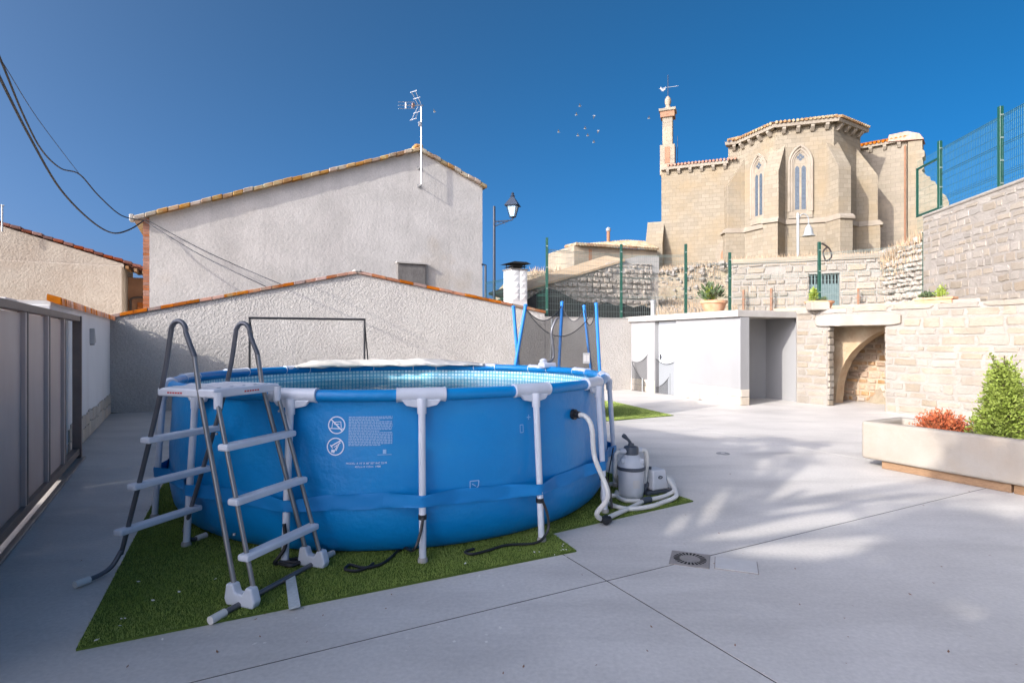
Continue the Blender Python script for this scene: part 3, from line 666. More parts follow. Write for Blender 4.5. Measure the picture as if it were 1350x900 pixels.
# cellar room behind it
t = thing('cellar_recess', 'clay plastered vaulted cellar recess with brown rubble back wall behind the opening', 'recess', W0 + dw * o0)
DD = 1.5
cb = W0 - nw * (.22 + DD); MB().box(cb + dw * (o0 - 2.8), dw * 4.8, -nw * .3, (0, 0, 2.5)).build('back_wall', M['brownmortar'], t)
MB().box(W0 - nw * .225 + dw * (o0 - 2.4), -dw * .3, -nw * DD, (0, 0, 2.3)).build('left_wall', M['clay'], t)
MB().box(W0 - nw * .225 + dw * (o1 + .5), dw * .3, -nw * DD, (0, 0, 2.3)).build('right_wall', M['brownmortar'], t)
MB().box(W0 - nw * .225 + dw * (o0 - 2.7) + ZUP * 2.26, dw * 5.0, -nw * (DD + .1), (0, 0, .1)).build('ceiling', M['clay'], t)
# curved plaster vault shoulder springing from the left wall
vb = [On(x, y, W0 - nw * .75, dw) for x, y in ((1101.5, 545), (1102, 525), (1104, 505), (1108, 490), (1115, 475), (1123, 464), (1133, 454), (1145, 445), (1157, 438), (1170, 433), (1186, 427), (1186, 416), (1080, 416), (1080, 545))]
MB().prism(vb, -nw * .3).build('vault_shoulder', M['clay'], t)
stone_wall(t, cb + dw * (o0 - 2.3), dw, nw, 4.0, .0, lambda s: 2.2, RKB, ch=(.12, .2), lw=(.18, .42), joint=.035, dep=.04, seed=8)
p = On(1149, 452, W0 - nw * 1.8, dw)
t = thing('hanging_bulb', 'small lit bulb hanging in the cellar recess', 'lamp', p)
MB().tube([Vector((p.x, p.y, 2.28)), p + ZUP * .06], .008, 6).build('flex', M['black'], t)
MB().lathe(p, [(.012, .07), (.018, .03), (.012, .06)], 8).build('socket', M['black'], t)
MB().lathe(p, [(.004, -.045), (.024, -.03), (.03, -.005), (.02, .025), (.012, .04)], 12).build('bulb', M['bulb'], t, smooth=60)

# terrace behind the wall
tag(MB().add([AB(WA + .2, -4, 2.22), AB(30, -4, 2.22), AB(30, 16, 2.22), AB(WA + .2, 16, 2.22)], [(0, 1, 2, 3)]).build('terrace', M['earth']), kind='structure')
# ---------------- upper stone wall on the right
UD = V2((.138, .99)); UN = Vector((-UD.y, UD.x, 0)); U1 = Vector((10.7, 15.0, 0)); UL = 9.0
U0 = U1 - UD * UL
t = thing('upper_stone_wall', 'tall pale stone wall rising above the garden wall at the right', 'wall', U1)
zu = 4.76
MB().box(U0 + ZUP * 1.9, UD * UL, -UN * .5, (0, 0, zu - 1.9)).build('mortar_wall', M['mortar'], t)
stone_wall(t, U1 + ZUP * 0, -UD, UN, 6.0, 2.25, lambda s: zu - .05, RK2, ch=(.12, .22), lw=(.2, .5), joint=.03, dep=.011, seed=12, roll=.05)
MB().box(U0 + ZUP * (zu - .02) + UN * .03, UD * (UL + .03), -UN * .56, (0, 0, .09)).build('mortar_capping', M['mortar'], t, bevel=.04)
stone_wall(t, U1 + UD * .003 , UN * -1, UD, .5, 2.25, lambda s: zu - .05, RK2, ch=(.14, .22), lw=(.2, .3), joint=.02, dep=.03, seed=13)

# ---------------- mesh fences
def wire_panel(A, B, z0, z1, parent, material, heavy=(), step=.055, hstep=.2, r=.0028, pleat=()):
    m = MB(); L = (B - A).length; d = (B - A) / L; n = max(2, int(L / step))
    def bar(p, q, r):
        w = (q - p).cross(Vector((.3, .5, .81))).normalized() * r; x = (q - p).normalized().cross(w)
        m.add([p + w, p - w * .5 + x * .87, p - w * .5 - x * .87, q + w, q - w * .5 + x * .87, q - w * .5 - x * .87], [(0, 1, 4, 3), (1, 2, 5, 4), (2, 0, 3, 5)])
    for i in range(n + 1):
        p = A + d * (L * i / n); bar(Vector((p.x, p.y, z0(i / n) if callable(z0) else z0)), Vector((p.x, p.y, z1)), r)
    z = z1 - .03; z00 = min(z0(0), z0(1)) if callable(z0) else z0
    while z > z00:
        bar(Vector((A.x, A.y, z)), Vector((B.x, B.y, z)), r * 1.2); z -= hstep
    for z in heavy:
        for dz in (0, .045): bar(Vector((A.x, A.y, z + dz)), Vector((B.x, B.y, z + dz)), r * 2.0)
    return m.build('mesh_panel', material, parent)
def fpost(p, z0, z1, parent, w=.06):
    o = MB().cbox((p.x, p.y, (z0 + z1) / 2), (w, 0, 0), (0, w, 0), (0, 0, z1 - z0)).build('post', M['green'], parent, bevel=.004, seg=1)
    for k in range(4):
        z = z0 + (z1 - z0) * (.15 + .25 * k); MB().cbox((p.x, p.y - w / 2 - .008, z), (w * .8, 0, 0), (0, .016, 0), (0, 0, .03)).build('clip', M['wiregrey'], o)
UP = [On(x, 270, U1 - UN * .2, UD) for x in (1239, 1319)]
step_ = UP[1] - UP[0]; UP = [UP[0], UP[1], UP[1] + step_ * 1.0, UP[1] + step_ * 2]
t = thing('upper_mesh_fence', 'green welded mesh fence standing on the upper stone wall', 'fence', UP[0] * 1)
for i, p in enumerate(UP):
    p = p.copy(); p.z = 0; UP[i] = p; fpost(p, zu - .1, 6.62, t, .08)
for i in range(3): wire_panel(UP[i], UP[i + 1], zu + .06, 6.42, t, M['wire'], heavy=(5.1, 5.75, 6.36), r=.003)
e0 = UP[0] + UD * .07; e1 = UP[0] + UD * 1.02
t2 = thing('fence_return_panel', 'small green framed mesh panel overhanging the end of the upper stone wall', 'fence panel', e0 + ZUP * 4.9)
zb, zq = 4.93, 6.2
for a, b in (((e0, zq), (e1, zq)), ((e0, zb), (e1, zb)), ((e1, zb - .03), (e1, zq + .03))):
    MB().tube([Vector((a[0].x, a[0].y, a[1])), Vector((b[0].x, b[0].y, b[1]))], .032, 4).build('frame_bar', M['green'], t2)
wire_panel(e0, e1, zb - .5, 6.42, t2, M['wire'], r=.0025)

LP = [On(x, 415, BL - nb * .17, db) for x in (560, 680, 721, 819)]
LP[0] = On(640, 415, BL - nb * 3.5, db)
LP[1] = On(681, 415, BL - nb * 1.5, db)
q = [At(904, 405, 18.2), At(962, 407, 18.3), At(1080, 400, 17.2), At(1219, 385, 15.6)]
LP += q
for p in LP: p.z = 0
t = thing('terrace_mesh_fence', 'green welded mesh fence with tall posts along the terrace above the shed', 'fence', LP[2])
tops = [3.9, 3.9, 4.62, 4.62, 4.6, 4.35, 4.5, 4.5]
for i, p in enumerate(LP):
    if i >= 1: fpost(p, 2.0 if i > 3 else 2.1, tops[i], t, .075)
for i in range(0, len(LP) - 1): wire_panel(LP[i], LP[i + 1], 2.25 if i < 3 else 2.2, min(tops[i], tops[i + 1]) - .32, t, M['wire' if i < 2 else 'wiregrey'], heavy=(2.9, 3.5, min(tops[i], tops[i + 1]) - .4), r=.0032, step=.06)
MB().tube(curve([LP[6] + ZUP * 4.5 + Vector((.05, -.05, -.05)), LP[6] + ZUP * 4.3 + Vector((.3, 0, 0)), LP[6] + ZUP * 4.05 + Vector((.36, 0, 0)), LP[6] + ZUP * 3.95 + Vector((.2, 0, 0)), LP[6] + ZUP * 4.2 + Vector((.12, 0, 0)), LP[6] + ZUP * 4.35 + Vector((.25, 0, 0))], 6), .025, 6).build('cable_loop', M['gatedark'], t)
# dark shade net tied behind the fence
sp = [(690, 398), (719, 379), (733, 382), (767, 400), (780, 399), (790, 402), (800, 398), (812, 403), (822, 400), (835, 405), (846, 402), (858, 406), (858, 424), (690, 424)]
o = MB().prism([On(x, y, BL - nb * .6, db) for x, y in sp], -nb * .004).build('shade_net', M['shadenet']); tag(o, 'dark scalloped shade net tied along the mesh fence', 'net')
# galvanised flue
p = At(861, 413, 18.9); t = thing('steel_flue', 'short shiny steel flue pipe behind the shed roof', 'pipe', p - ZUP * .4)
MB().lathe(p - ZUP * .4, [(.085, 0), (.085, .75), (.1, .76), (.1, .82), (.06, .84)], 16).build('pipe', M['alu'], t, smooth=40)

# ================================================================== CHURCH HILL
# retaining wall with the green door
BW0 = At(965, 345, 33); BW0.z = 0; BW1 = At(1182, 340, 30.2); BW1.z = 0; dbw = (BW1 - BW0).normalized(); nbw = Vector((dbw.y, -dbw.x, 0))
t = thing('church_retaining_wall', 'rough stone retaining wall with a grey-green door below the church', 'wall', BW0)
zt_ = 6.15; LBW = (BW1 - BW0).length
d0, d1 = [(On(x, 380, BW0, dbw) - BW0).dot(dbw) for x in (1066.5, 1107)]; dz = HC + (HY - 360.5) * On(1086, 360, BW0, dbw).y / F
for a, b, za, zb in ((0, d0, 2, zt_), (d1, LBW, 2, zt_), (d0, d1, dz, zt_)):
    MB().box(BW0 + dbw * a + ZUP * za, dbw * (b - a), -nbw * .6, (0, 0, zb - za)).build('mortar_wall', M['mortar'], t)
stone_wall(t, BW0, dbw, nbw, LBW, 2.8, lambda s: zt_ - .3, RK, ch=(.26, .44), lw=(.4, 1.0), joint=.04, dep=.06, skip=[(d0, d1, 0, dz + .05)], seed=21, roll=.03)
MB().box(BW0 + ZUP * (zt_ - .28) + nbw * .10 - dbw * .1, dbw * (LBW + .1), -nbw * .7, (0, 0, .28)).build('coping_course', M['churchpale'], t, bevel=.03)
dr = MB().box(BW0 + dbw * d0 - nbw * .2 + ZUP * 2.6, dbw * (d1 - d0), -nbw * .06, (0, 0, dz - 2.6 - .55)).build('door', M['doorgreen'], t)
nb_ = 9
for k in range(nb_ + 1): MB().box(BW0 + dbw * (d0 + (d1 - d0) * k / nb_ - .05) - nbw * .2 + ZUP * (dz - .57), dbw * .07, -nbw * .05, (0, 0, .57)).build('grille_bar', M['doorgreen'], dr)
MB().box(BW0 + dbw * d0 - nbw * .5 + ZUP * 2.6, dbw * (d1 - d0), -nbw * .05, (0, 0, dz - 2.6)).build('dark_interior', M['void'], t)
for k, (px, top_) in enumerate(((980, 383), (1016, 381), (1129, 381))):
    q = On(px, top_, BW0, dbw) + nbw * .5
    g_ = thing('rusty_post', 'short rusty iron post before the church retaining wall', 'post', Vector((q.x, q.y, 2.9)), 'rusty posts below the church')
    MB().tube([Vector((q.x, q.y, 2.8)), q], .07, 6).build('shaft', M['brown'], g_); MB().lathe(q - ZUP * .5, [(.1, -.06), (.1, .06)], 8).build('collar', M['brown'], g_)

# ---- the church
n3 = Vector((-.31, -.952, 0)).normalized()
def rot(v, deg): return Matrix.Rotation(R(deg), 3, 'Z') @ v
AP = 3.74; CR = AP / math.cos(R(25.7)); f3 = At(1061, 300, 40); f3.z = 0; CC = f3 - n3 * AP
al = 51.4
nor = {3: n3, 2: rot(n3, -al), 4: rot(n3, al), 1: rot(n3, -2 * al), 5: rot(n3, 2 * al)}
vtx = {(2, 3): CC + rot(n3, -al / 2) * CR, (3, 4): CC + rot(n3, al / 2) * CR, (1, 2): CC + rot(n3, -al * 1.5) * CR, (4, 5): CC + rot(n3, al * 1.5) * CR}
ZB, ZE = 5.8, 16.35
t = thing('church', 'sunlit sandstone church with buttressed polygonal apse and bell pillar on the hill', 'church', Vector((CC.x, CC.y, ZB)))
lw0 = At(872, 300, 46); lw1 = At(960, 300, 44.2); rw0 = At(1130, 300, 44.3); rw1 = At(1196, 300, 42.3)
for p in (lw0, lw1, rw0, rw1): p.z = ZB
ring = [vtx[(1, 2)], vtx[(2, 3)], vtx[(3, 4)], vtx[(4, 5)]]
bk = [CC - n3 * 6 + rot(n3, 90) * 4.0, CC - n3 * 6 - rot(n3, 90) * 4.0]
lwx = lw1.copy()
base = [Vector((p.x, p.y, ZB)) for p in (lwx, *ring, bk[0], bk[1])]
MB().prism(base, (0, 0, ZE - ZB)).build('apse_wall', M['church'], t)
# string course and eaves along each facet
fl = [(lwx, ring[0]), (ring[0], ring[1]), (ring[1], ring[2]), (ring[2], ring[3])]
zs_ = 9.6
eave = MB()
for i, (a, b) in enumerate(fl):
    a = Vector((a.x, a.y, 0)); b = Vector((b.x, b.y, 0)); d = (b - a).normalized(); n = Vector((d.y, -d.x, 0)); L = (b - a).length
    MB().prism([a + n * .01 + ZUP * zs_, b + n * .01 + ZUP * zs_, b + n * .01 + ZUP * (zs_ + .35), a + n * .01 + ZUP * (zs_ + .35)], n * .12).build('string_course', M['moulding'], t, bevel=.04)
    MB().hexa([a - n * .2 - d * .1 + ZUP * ZE, b - n * .2 + d * .1 + ZUP * ZE, b + n * .45 + d * .22 + ZUP * ZE, a + n * .45 - d * .22 + ZUP * ZE, a - n * .2 - d * .1 + ZUP * (ZE + .22), b - n * .2 + d * .1 + ZUP * (ZE + .22), b + n * .5 + d * .25 + ZUP * (ZE + .22), a + n * .5 - d * .25 + ZUP * (ZE + .22)]).build('cornice', M['moulding'], t)
    k = int(L / .75)
    for j in range(k):
        s = L * (j + .5) / k
        MB().prism([a + d * (s - .11) + n * x + ZUP * (ZE + z) for x, z in ((.002, -.002), (.4, -.002), (.4, -.14), (.14, -.4), (.002, -.4))], d * .22).build('corbel', M['moulding'], t)
    k = int((L + .4) / .26)
    for j in range(k):                                # round eave tiles
        s = -.2 + (L + .4) * (j + .5) / k; c = a + d * s
        pts = [c + n * .62 + ZUP * (ZE + .3), CC + (c - CC) * .75 * Vector((1, 1, 0)).length / math.sqrt(2) + ZUP * 0]
        pts[1] = Vector((CC.x + (c.x - CC.x) * .55, CC.y + (c.y - CC.y) * .55, ZE + .95))
        eave.tube(pts, .1, 6)
tag(eave.build('roof_tiles', M['oldtile'], t), kind='stuff')
MB().add([Vector((p.x, p.y, ZE + .24)) + (p - CC).normalized() * .5 for p in ring] + [Vector((lwx.x, lwx.y, ZE + .24)), Vector((bk[0].x, bk[0].y, ZE + .24)), Vector((bk[1].x, bk[1].y, ZE + .24)), Vector((CC.x, CC.y, ZE + 1.55))], [(0, 1, 7), (1, 2, 7), (2, 3, 7), (4, 0, 7), (3, 5, 7), (5, 6, 7), (6, 4, 7)]).build('apse_roof', M['oldtile'], t)
# buttresses
for i, (v, wd) in enumerate(((ring[0], 1.0), (ring[1], 1.0), (ring[2], .95), (ring[3], 1.0))):
    r_ = (v - CC).normalized(); r_.z = 0; sd = Vector((-r_.y, r_.x, 0)); b0v = Vector((v.x, v.y, 0)) - r_ * .3
    pr = 1.35
    MB().prism([b0v + sd * (-wd / 2) + r_ * x + ZUP * z for x, z in ((0, ZB), (pr + .15, ZB), (pr + .15, zs_ + .1), (pr, zs_ + .12), (pr, 13.1), (0, 15.3))], sd * wd).build('buttress', M['church'], t, bevel=.02)
    MB().prism([b0v + sd * (-wd / 2 - .06) + r_ * x + ZUP * z for x, z in ((.2, zs_), (pr + .3, zs_), (pr + .3, zs_ + .14), (pr + .1, zs_ + .35), (.2, zs_ + .35))], sd * (wd + .12)).build('string_course', M['moulding'], t)
# tall two-light windows
def lancet(c, d, n, w, h, wi, k=8):                   # outline: sill corners, then the pointed head
    pts = [c - d * w / 2, c + d * w / 2]
    for j in range(k + 1):
        a = math.pi / 3 * j / k; pts.append(c - d * w / 2 + d * (w * math.cos(a)) + ZUP * (h + w * math.sin(a)))
    for j in range(1, k + 1):
        a = math.pi / 3 * (1 - j / k); pts.append(c + d * w / 2 - d * (w * math.cos(a)) + ZUP * (h + w * math.sin(a)))
    return pts
for (a, b, fr, wz) in ((ring[0], ring[1], .56, 0), (ring[1], ring[2], .42, 0)):
    d = (b - a).normalized(); d.z = 0; n = Vector((d.y, -d.x, 0)); c = a.lerp(b, fr); c = Vector((c.x, c.y, 10.45))
    hh = 3.35
    wdw = thing('x', '', ''); D.objects.remove(wdw)
    frm = MB()
    fo = lancet(c + n * .0, d, n, 1.75, hh, 0)
    f1 = MB().prism([p + n * .012 for p in lancet(c - ZUP * .0, d, n, 1.42, hh, 0)], n * .05).build('window_surround', M['churchpale'], t)
    for off, rr, ww in ((.09, .11, 1.42), (.07, .09, 1.14), (.06, .06, .92)):
        pth = lancet(c + n * off, d, n, ww, hh, 0); pth = [pth[0]] + pth[:1:-1][::-1][::-1]
        pth = lancet(c + n * off, d, n, ww, hh, 0); pth = [pth[1]] + pth[2:] + [pth[0]]
        MB().tube(pth, rr, 6).build('arch_moulding', M['moulding'], f1, smooth=50)
    for s_ in (-1, 1):
        MB().prism([p + n * .064 for p in lancet(c + d * s_ * .205 + ZUP * .15, d, n, .27, hh - .55, 0, 5)], n * .012).build('light', M['leaded'], f1)
    for k in range(4):
        a_2 = math.pi / 2 * k; q = c + n * .064 + ZUP * (hh + .42) + d * math.cos(a_2) * .14 + ZUP * math.sin(a_2) * .14
        MB().add([q + n * .01 + d * .105 * math.cos(x * math.pi / 4) + ZUP * .105 * math.sin(x * math.pi / 4) for x in range(8)], [tuple(range(8))]).build('quatrefoil', M['leaded'], f1)
    MB().prism([c - d * .75 + ZUP * -.0 + n * .01, c + d * .75 + n * .01, c + d * .75 - ZUP * .45 + n * .01, c - d * .75 - ZUP * .45 + n * .01], n * .12).build('sloping_sill', M['churchpale'], f1)
# blind lancet and doorway
q = CC + n3 * 0
# left wall with its tiled roof
dl = (lw1 - lw0).normalized(); nlw = Vector((dl.y, -dl.x, 0)); zle = 15.0
MB().box(lw0, dl * (lw1 - lw0).length, -nlw * 5, (0, 0, zle - ZB)).build('nave_wall', M['church'], t)
MB().box(lw0 + ZUP * (zle - ZB) + nlw * .3, dl * ((lw1 - lw0).length), -nlw * .8, (0, 0, .22)).build('nave_cornice', M['moulding'], t)
for j in range(6):
    s = .5 + j * .85
    MB().prism([lw0 + dl * (s - .11) + nlw * x + ZUP * (zle - ZB + z) for x, z in ((.002, -.002), (.28, -.002), (.28, -.14), (.1, -.36), (.002, -.36))], dl * .22).build('corbel', M['moulding'], t)
nt2 = MB()
for j in range(20):
    c = lw0 + dl * (.55 + j * .26) + ZUP * (zle - ZB); nt2.tube([c + nlw * .4 + ZUP * .3, c - nlw * 2.5 + ZUP * 1.1], .1, 6)
tag(nt2.build('roof_tiles', M['terracotta'], t), kind='stuff')
# pointed doorway beside the apse
q = On(957, 340, lw0, dl); q.z = 5.8
MB().prism([p + nlw * .01 for p in lancet(q, dl, nlw, 1.5, 2.3, 0)], nlw * .1).build('doorway_arch', M['churchpale'], t)
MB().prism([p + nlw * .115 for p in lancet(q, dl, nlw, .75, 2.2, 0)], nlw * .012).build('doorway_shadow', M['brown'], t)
# sloped buttress at the left corner
for (px, Y, w_, pr_, zlo, zhi) in ((873, 46, 1.1, 1.3, 9.0, 11.0),):
    b0v = At(px, 300, Y); b0v.z = 0; b0v -= nlw * .1
    MB().prism([b0v + nlw * x - dl * 1.15 + ZUP * z for x, z in ((0, ZB), (pr_, ZB), (pr_, zlo), (0, zhi))], dl * 1.3).build('corner_buttress', M['church'], t)
# bell pillar
bp = lw0 + dl * .45 - nlw * .5; bp.z = zle
q = MB().cbox(bp + ZUP * .9, dl * 1.15, nlw * .9, (0, 0, 2.4)).build('bell_pillar', M['churchpale'], t, bevel=.04)
MB().cbox(bp + ZUP * 3.4, dl * .78, nlw * .7, (0, 0, 2.7)).build('shaft', M['churchpale'], q, bevel=.03)
MB().cbox(bp + ZUP * 1.25 + nlw * .46, dl * .4, nlw * .04, (0, 0, 1.3)).build('bell_opening', M['brown'], q)
MB().cbox(bp + ZUP * 4.55, dl * 1.1, nlw * .95, (0, 0, .5)).build('neck', M['brown'], q)
MB().cbox(bp + ZUP * 4.87, dl * 1.3, nlw * 1.15, (0, 0, .22)).build('capital', M['churchpale'], q, bevel=.03)
MB().lathe(bp + ZUP * 4.98, [(.35, 0), (.2, .25), (.16, .35), (.26, .6), (.24, .85), (.12, 1.05), (.02, 1.12)], 14).build('finial', M['churchpale'], q, smooth=50)
tv = thing('weather_vane', 'small rooster weather vane on an iron rod above the church pillar', 'weather vane', bp + ZUP * 6.05)
zv = bp + ZUP * 6.05
MB().tube([zv, zv + ZUP * 1.75], .03, 6).build('rod', M['lampblue'], tv)
MB().tube([zv + ZUP * .75 - dl * .7, zv + ZUP * .75 + dl * .8], .018, 6).build('arrow', M['lampgrey'], tv)
rp = [(-.55, .0), (-.4, -.14), (-.2, -.02), (-.18, .24), (-.3, .06), (-.42, .06), (-.56, .26), (-.62, .1)]
MB().prism([zv + ZUP * (.62 + z) + dl * x for x, z in rp], nlw * .03).build('rooster', M['white'], tv)
bp2 = bp + dl * .75 + ZUP * .2; MB().tube([bp2, bp2 + ZUP * 2.6], .02, 5).build('chain', M['lampblue'], q)
# right-hand nave wall, pipe, ruined end
drw = (rw1 - rw0).normalized(); nrw = Vector((drw.y, -drw.x, 0)); zre = 16.1; LR = (rw1 - rw0).length
MB().box(rw0, drw * LR, -nrw * 4, (0, 0, zre - ZB)).build('nave_wall', M['churchpale'], t)
MB().box(rw0 + ZUP * (zre - ZB) + nrw * .28, drw * (LR - .2), -nrw * .7, (0, 0, .2)).build('nave_cornice', M['moulding'], t)
for j in range(3):
    s = .9 + j * .9
    MB().prism([rw0 + drw * (s - .11) + nrw * x + ZUP * (zre - ZB + z) for x, z in ((.002, -.002), (.26, -.002), (.26, -.14), (.1, -.36), (.002, -.36))], drw * .22).build('corbel', M['moulding'], t)
nt3 = MB()
for j in range(12):
    c = rw0 + drw * (.1 + j * .27) + ZUP * (zre - ZB); nt3.tube([c + nrw * .4 + ZUP * .25, c - nrw * 2.2 + ZUP * 1.0], .11, 6)
tag(nt3.build('roof_tiles', M['terracotta'], t), kind='stuff')
MB().tube([rw1 + nrw * .1 - drw * .12 + ZUP * 0, rw1 + nrw * .1 - drw * .12 + ZUP * (zre - ZB - .3)], .07, 8).build('drain_pipe', M['brown'], t)
rp = [(1197, 345), (1197, 187), (1216, 185), (1216, 197), (1219, 199), (1219, 206), (1216, 208), (1218, 222), (1215, 225), (1219, 229), (1222, 232), (1226, 233), (1227, 238), (1232, 239), (1236, 245), (1239, 246), (1240, 253), (1247, 258), (1251, 266), (1251, 275), (1262, 290), (1262, 345)]
MB().prism([On(x, y, rw1 + nrw * .25, drw) for x, y in rp], -nrw * 1.2).build('ruined_wall_end', M['church'], t)
q0, q1, q2 = [On(x, y, rw1 + nrw * .4, drw) for x, y in ((1170, 187), (1218, 183), (1192, 174))]
MB().prism([q0, q1, On(1212, 176, rw1 + nrw * .4, drw), On(1196, 173, rw1 + nrw * .4, drw), On(1172, 178, rw1 + nrw * .4, drw)], -nrw * 1.6).build('pier_roof', M['terracotta'], t)
# pale lamp post by the apse
p = At(1052, 330, 37.5); lp0 = Vector((p.x, p.y, 5.9))
t = thing('church_lamp_post', 'pale grey lamp post with curled bracket and hanging bell lantern before the apse', 'lamp post', lp0)
zt_l = HC + (HY - 281) * 37.5 / F
MB().tube([lp0, Vector((p.x, p.y, zt_l))], .09, 8).build('pole', M['lampgrey'], t, smooth=50)
tp = Vector((p.x, p.y, zt_l))
MB().tube([tp + Vector((.05 + .32 - .32 * math.cos(a), 0, -.45 + .4 * math.sin(a) )) for a in [math.pi * k / 10 for k in range(11)]] + [tp + Vector((.69, 0, -.75))], .04, 6).build('bracket', M['lampgrey'], t, smooth=60)
MB().lathe(tp + Vector((.69, 0, -1.5)), [(.42, 0), (.3, .12), (.22, .5), (.1, .72), (.04, .8)], 12).build('lantern', M['lampgrey'], t, smooth=50)

# ---- sacristy and ruins left of the church
SP = At(757, 330, 41); SP.z = 0; dsa = (At(868, 330, 43.5) - At(757, 330, 41)); dsa.z = 0; dsa.normalize(); nsa = Vector((dsa.y, -dsa.x, 0))
t = thing('sacristy', 'low pale stone outbuilding with curved tile roof left of the church', 'building', SP)
e0_ = On(757, 323, SP, dsa); e1_ = On(866, 320, SP, dsa); zsa = e0_.z
MB().box(SP + ZUP * 4, dsa * (e1_ - e0_).length, -nsa * 4.5, (0, 0, zsa - 4)).build('wall', M['churchpale'], t)
r0 = On(757, 323, SP, dsa); r1 = On(866, 320, SP, dsa)
LS = (r1 - r0).dot(dsa); nt4 = MB()
for j in range(30):
    s = LS * (j + .5) / 30; c = SP + dsa * s + ZUP * zsa
    nt4.tube([c + nsa * .3 + ZUP * .05, c - nsa * 1.6 + ZUP * (.12 + .75 * min(1, s / LS * 1.3))], .12, 6)
tag(nt4.build('roof_tiles', M['oldtile'], t), kind='stuff')
MB().add([SP + ZUP * (zsa + .02) + nsa * .25, SP + dsa * LS + ZUP * (zsa + .02) + nsa * .25, SP + dsa * LS + ZUP * (zsa + .8) - nsa * 1.6, SP + ZUP * (zsa + .05) - nsa * 1.6], [(0, 1, 2, 3)]).build('roof', M['oldtile'], t)
q = On(776, 345, SP, dsa); MB().box(Vector((q.x, q.y, zsa - 1.6)) + nsa * .002, dsa * .25, nsa * .012, (0, 0, 1.4)).build('slit_window', M['brown'], t)
q = On(802, 310, SP - nsa * 1.5, dsa); t2 = thing('roof_vent', 'small white capped vent pipe on the outbuilding roof', 'vent', q - ZUP * .4)
MB().tube([q - ZUP * .5, q + ZUP * .3], .13, 10).build('pipe', M['brown'], t2); MB().lathe(q + ZUP * .3, [(.18, 0), (.18, .2), (.05, .3)], 10).build('cap', M['white'], t2)
RPt = At(770, 380, 27); RPt.z = 0; drn = V2((.93, .37)); nrn = Vector((drn.y, -drn.x, 0))
t = thing('ruined_outhouse', 'ruined rubble outhouse with earthy sloping roof below the church', 'ruin', RPt)
rpx = [(664, 420), (668, 393), (700, 383), (738, 371), (790, 355), (818, 347), (843, 351), (868, 352), (868, 420)]
rm = MB().prism([On(x, y, RPt, drn) for x, y in rpx], -nrn * 1.2).build('wall', M['rubble'], t)
rfp = [(664, 392), (700, 381), (738, 368), (800, 349), (820, 343), (820, 347), (738, 373), (700, 386), (664, 396)]
ra, rb_ = On(660, 394, RPt, drn), On(822, 345, RPt, drn)
MB().hexa([ra + nrn * .15, rb_ + nrn * .15, rb_ - nrn * 1.6 + ZUP * .42, ra - nrn * 1.6 + ZUP * .3] + [q + ZUP * .1 for q in (ra + nrn * .15, rb_ + nrn * .15, rb_ - nrn * 1.6 + ZUP * .42, ra - nrn * 1.6 + ZUP * .3)]).build('roof', M['drygrass'], t)
pq = [On(x, y, RPt + nrn * .05, drn) for x, y in ((798, 352), (800, 347), (843, 337), (869, 338), (869, 360), (798, 360))]
MB().prism(pq, -nrn * .5).build('parapet', M['slab'], t)
stone_wall(t, Vector((ra.x, ra.y, 0)), drn, nrn, (rb_ - ra).dot(drn) + 1.6, 2.9, lambda s: ra.z + (rb_.z - ra.z) * min(1, s / (rb_ - ra).dot(drn)) - .05, RKR, ch=(.16, .28), lw=(.2, .45), joint=.03, dep=.1, seed=31, roll=.2)
# tumbled rubble and dry grass on the slope
rb = MB(); rs = random.Random(5)
for k in range(3600):
    px = rs.uniform(742, 968); y = rs.uniform(21.5, 38) if k > 1200 else rs.uniform(26, 36); x = (px - CX) / F * y
    z = hill_h(x, y); r = rs.uniform(.06, .24)
    c = Vector((x, y, z + r * .3)); vs = [c + Vector((rs.uniform(.6, 1.2) * a, rs.uniform(.6, 1.2) * b, rs.uniform(.5, 1) * d_)) * r for a, b, d_ in ((1, 0, 0), (0, 1, 0), (-1, 0, 0), (0, -1, 0), (.2, .1, 1), (0, .1, -1))]
    rb.add(vs, [(0, 1, 4), (1, 2, 4), (2, 3, 4), (3, 0, 4), (1, 0, 5), (2, 1, 5), (3, 2, 5), (0, 3, 5)])
o = rb.build('rubble_slope', M['stone2']); tag(o, 'loose rubble stones covering the slope below the church', 'rubble', kind='stuff')
def blades(name, pts, hrange, w, material, seed=1, lean=.4):
    rs = random.Random(seed); m = MB()
    for c in pts:
        h = rs.uniform(*hrange); a = rs.uniform(0, 6.28); d = Vector((math.cos(a), math.sin(a), 0)); l = Vector((rs.uniform(-1, 1), rs.uniform(-1, 1), 0)) * h * lean
        m.add([c - d * w, c + d * w, c + l + ZUP * h], [(0, 1, 2)])
    return m.build(name, material)
rs = random.Random(6); gp = []
for k in range(6000):
    px = rs.uniform(870, 970) if k % 3 else rs.uniform(700, 870); y = rs.uniform(30, 40) if k % 2 else rs.uniform(22, 33); x = (px - CX) / F * y; gp.append(Vector((x, y, hill_h(x, y) - .05)))
for k in range(900):
    s = rs.uniform(0, LBW); q = BW0 + dbw * s - nbw * rs.uniform(.3, 1.5); gp.append(Vector((q.x, q.y, 6.0)))
o = blades('dry_grass', gp, (.2, .55), .03, M['drygrass'], 3); tag(o, 'dry straw-coloured grass tufts on the church slope', 'grass', kind='stuff')
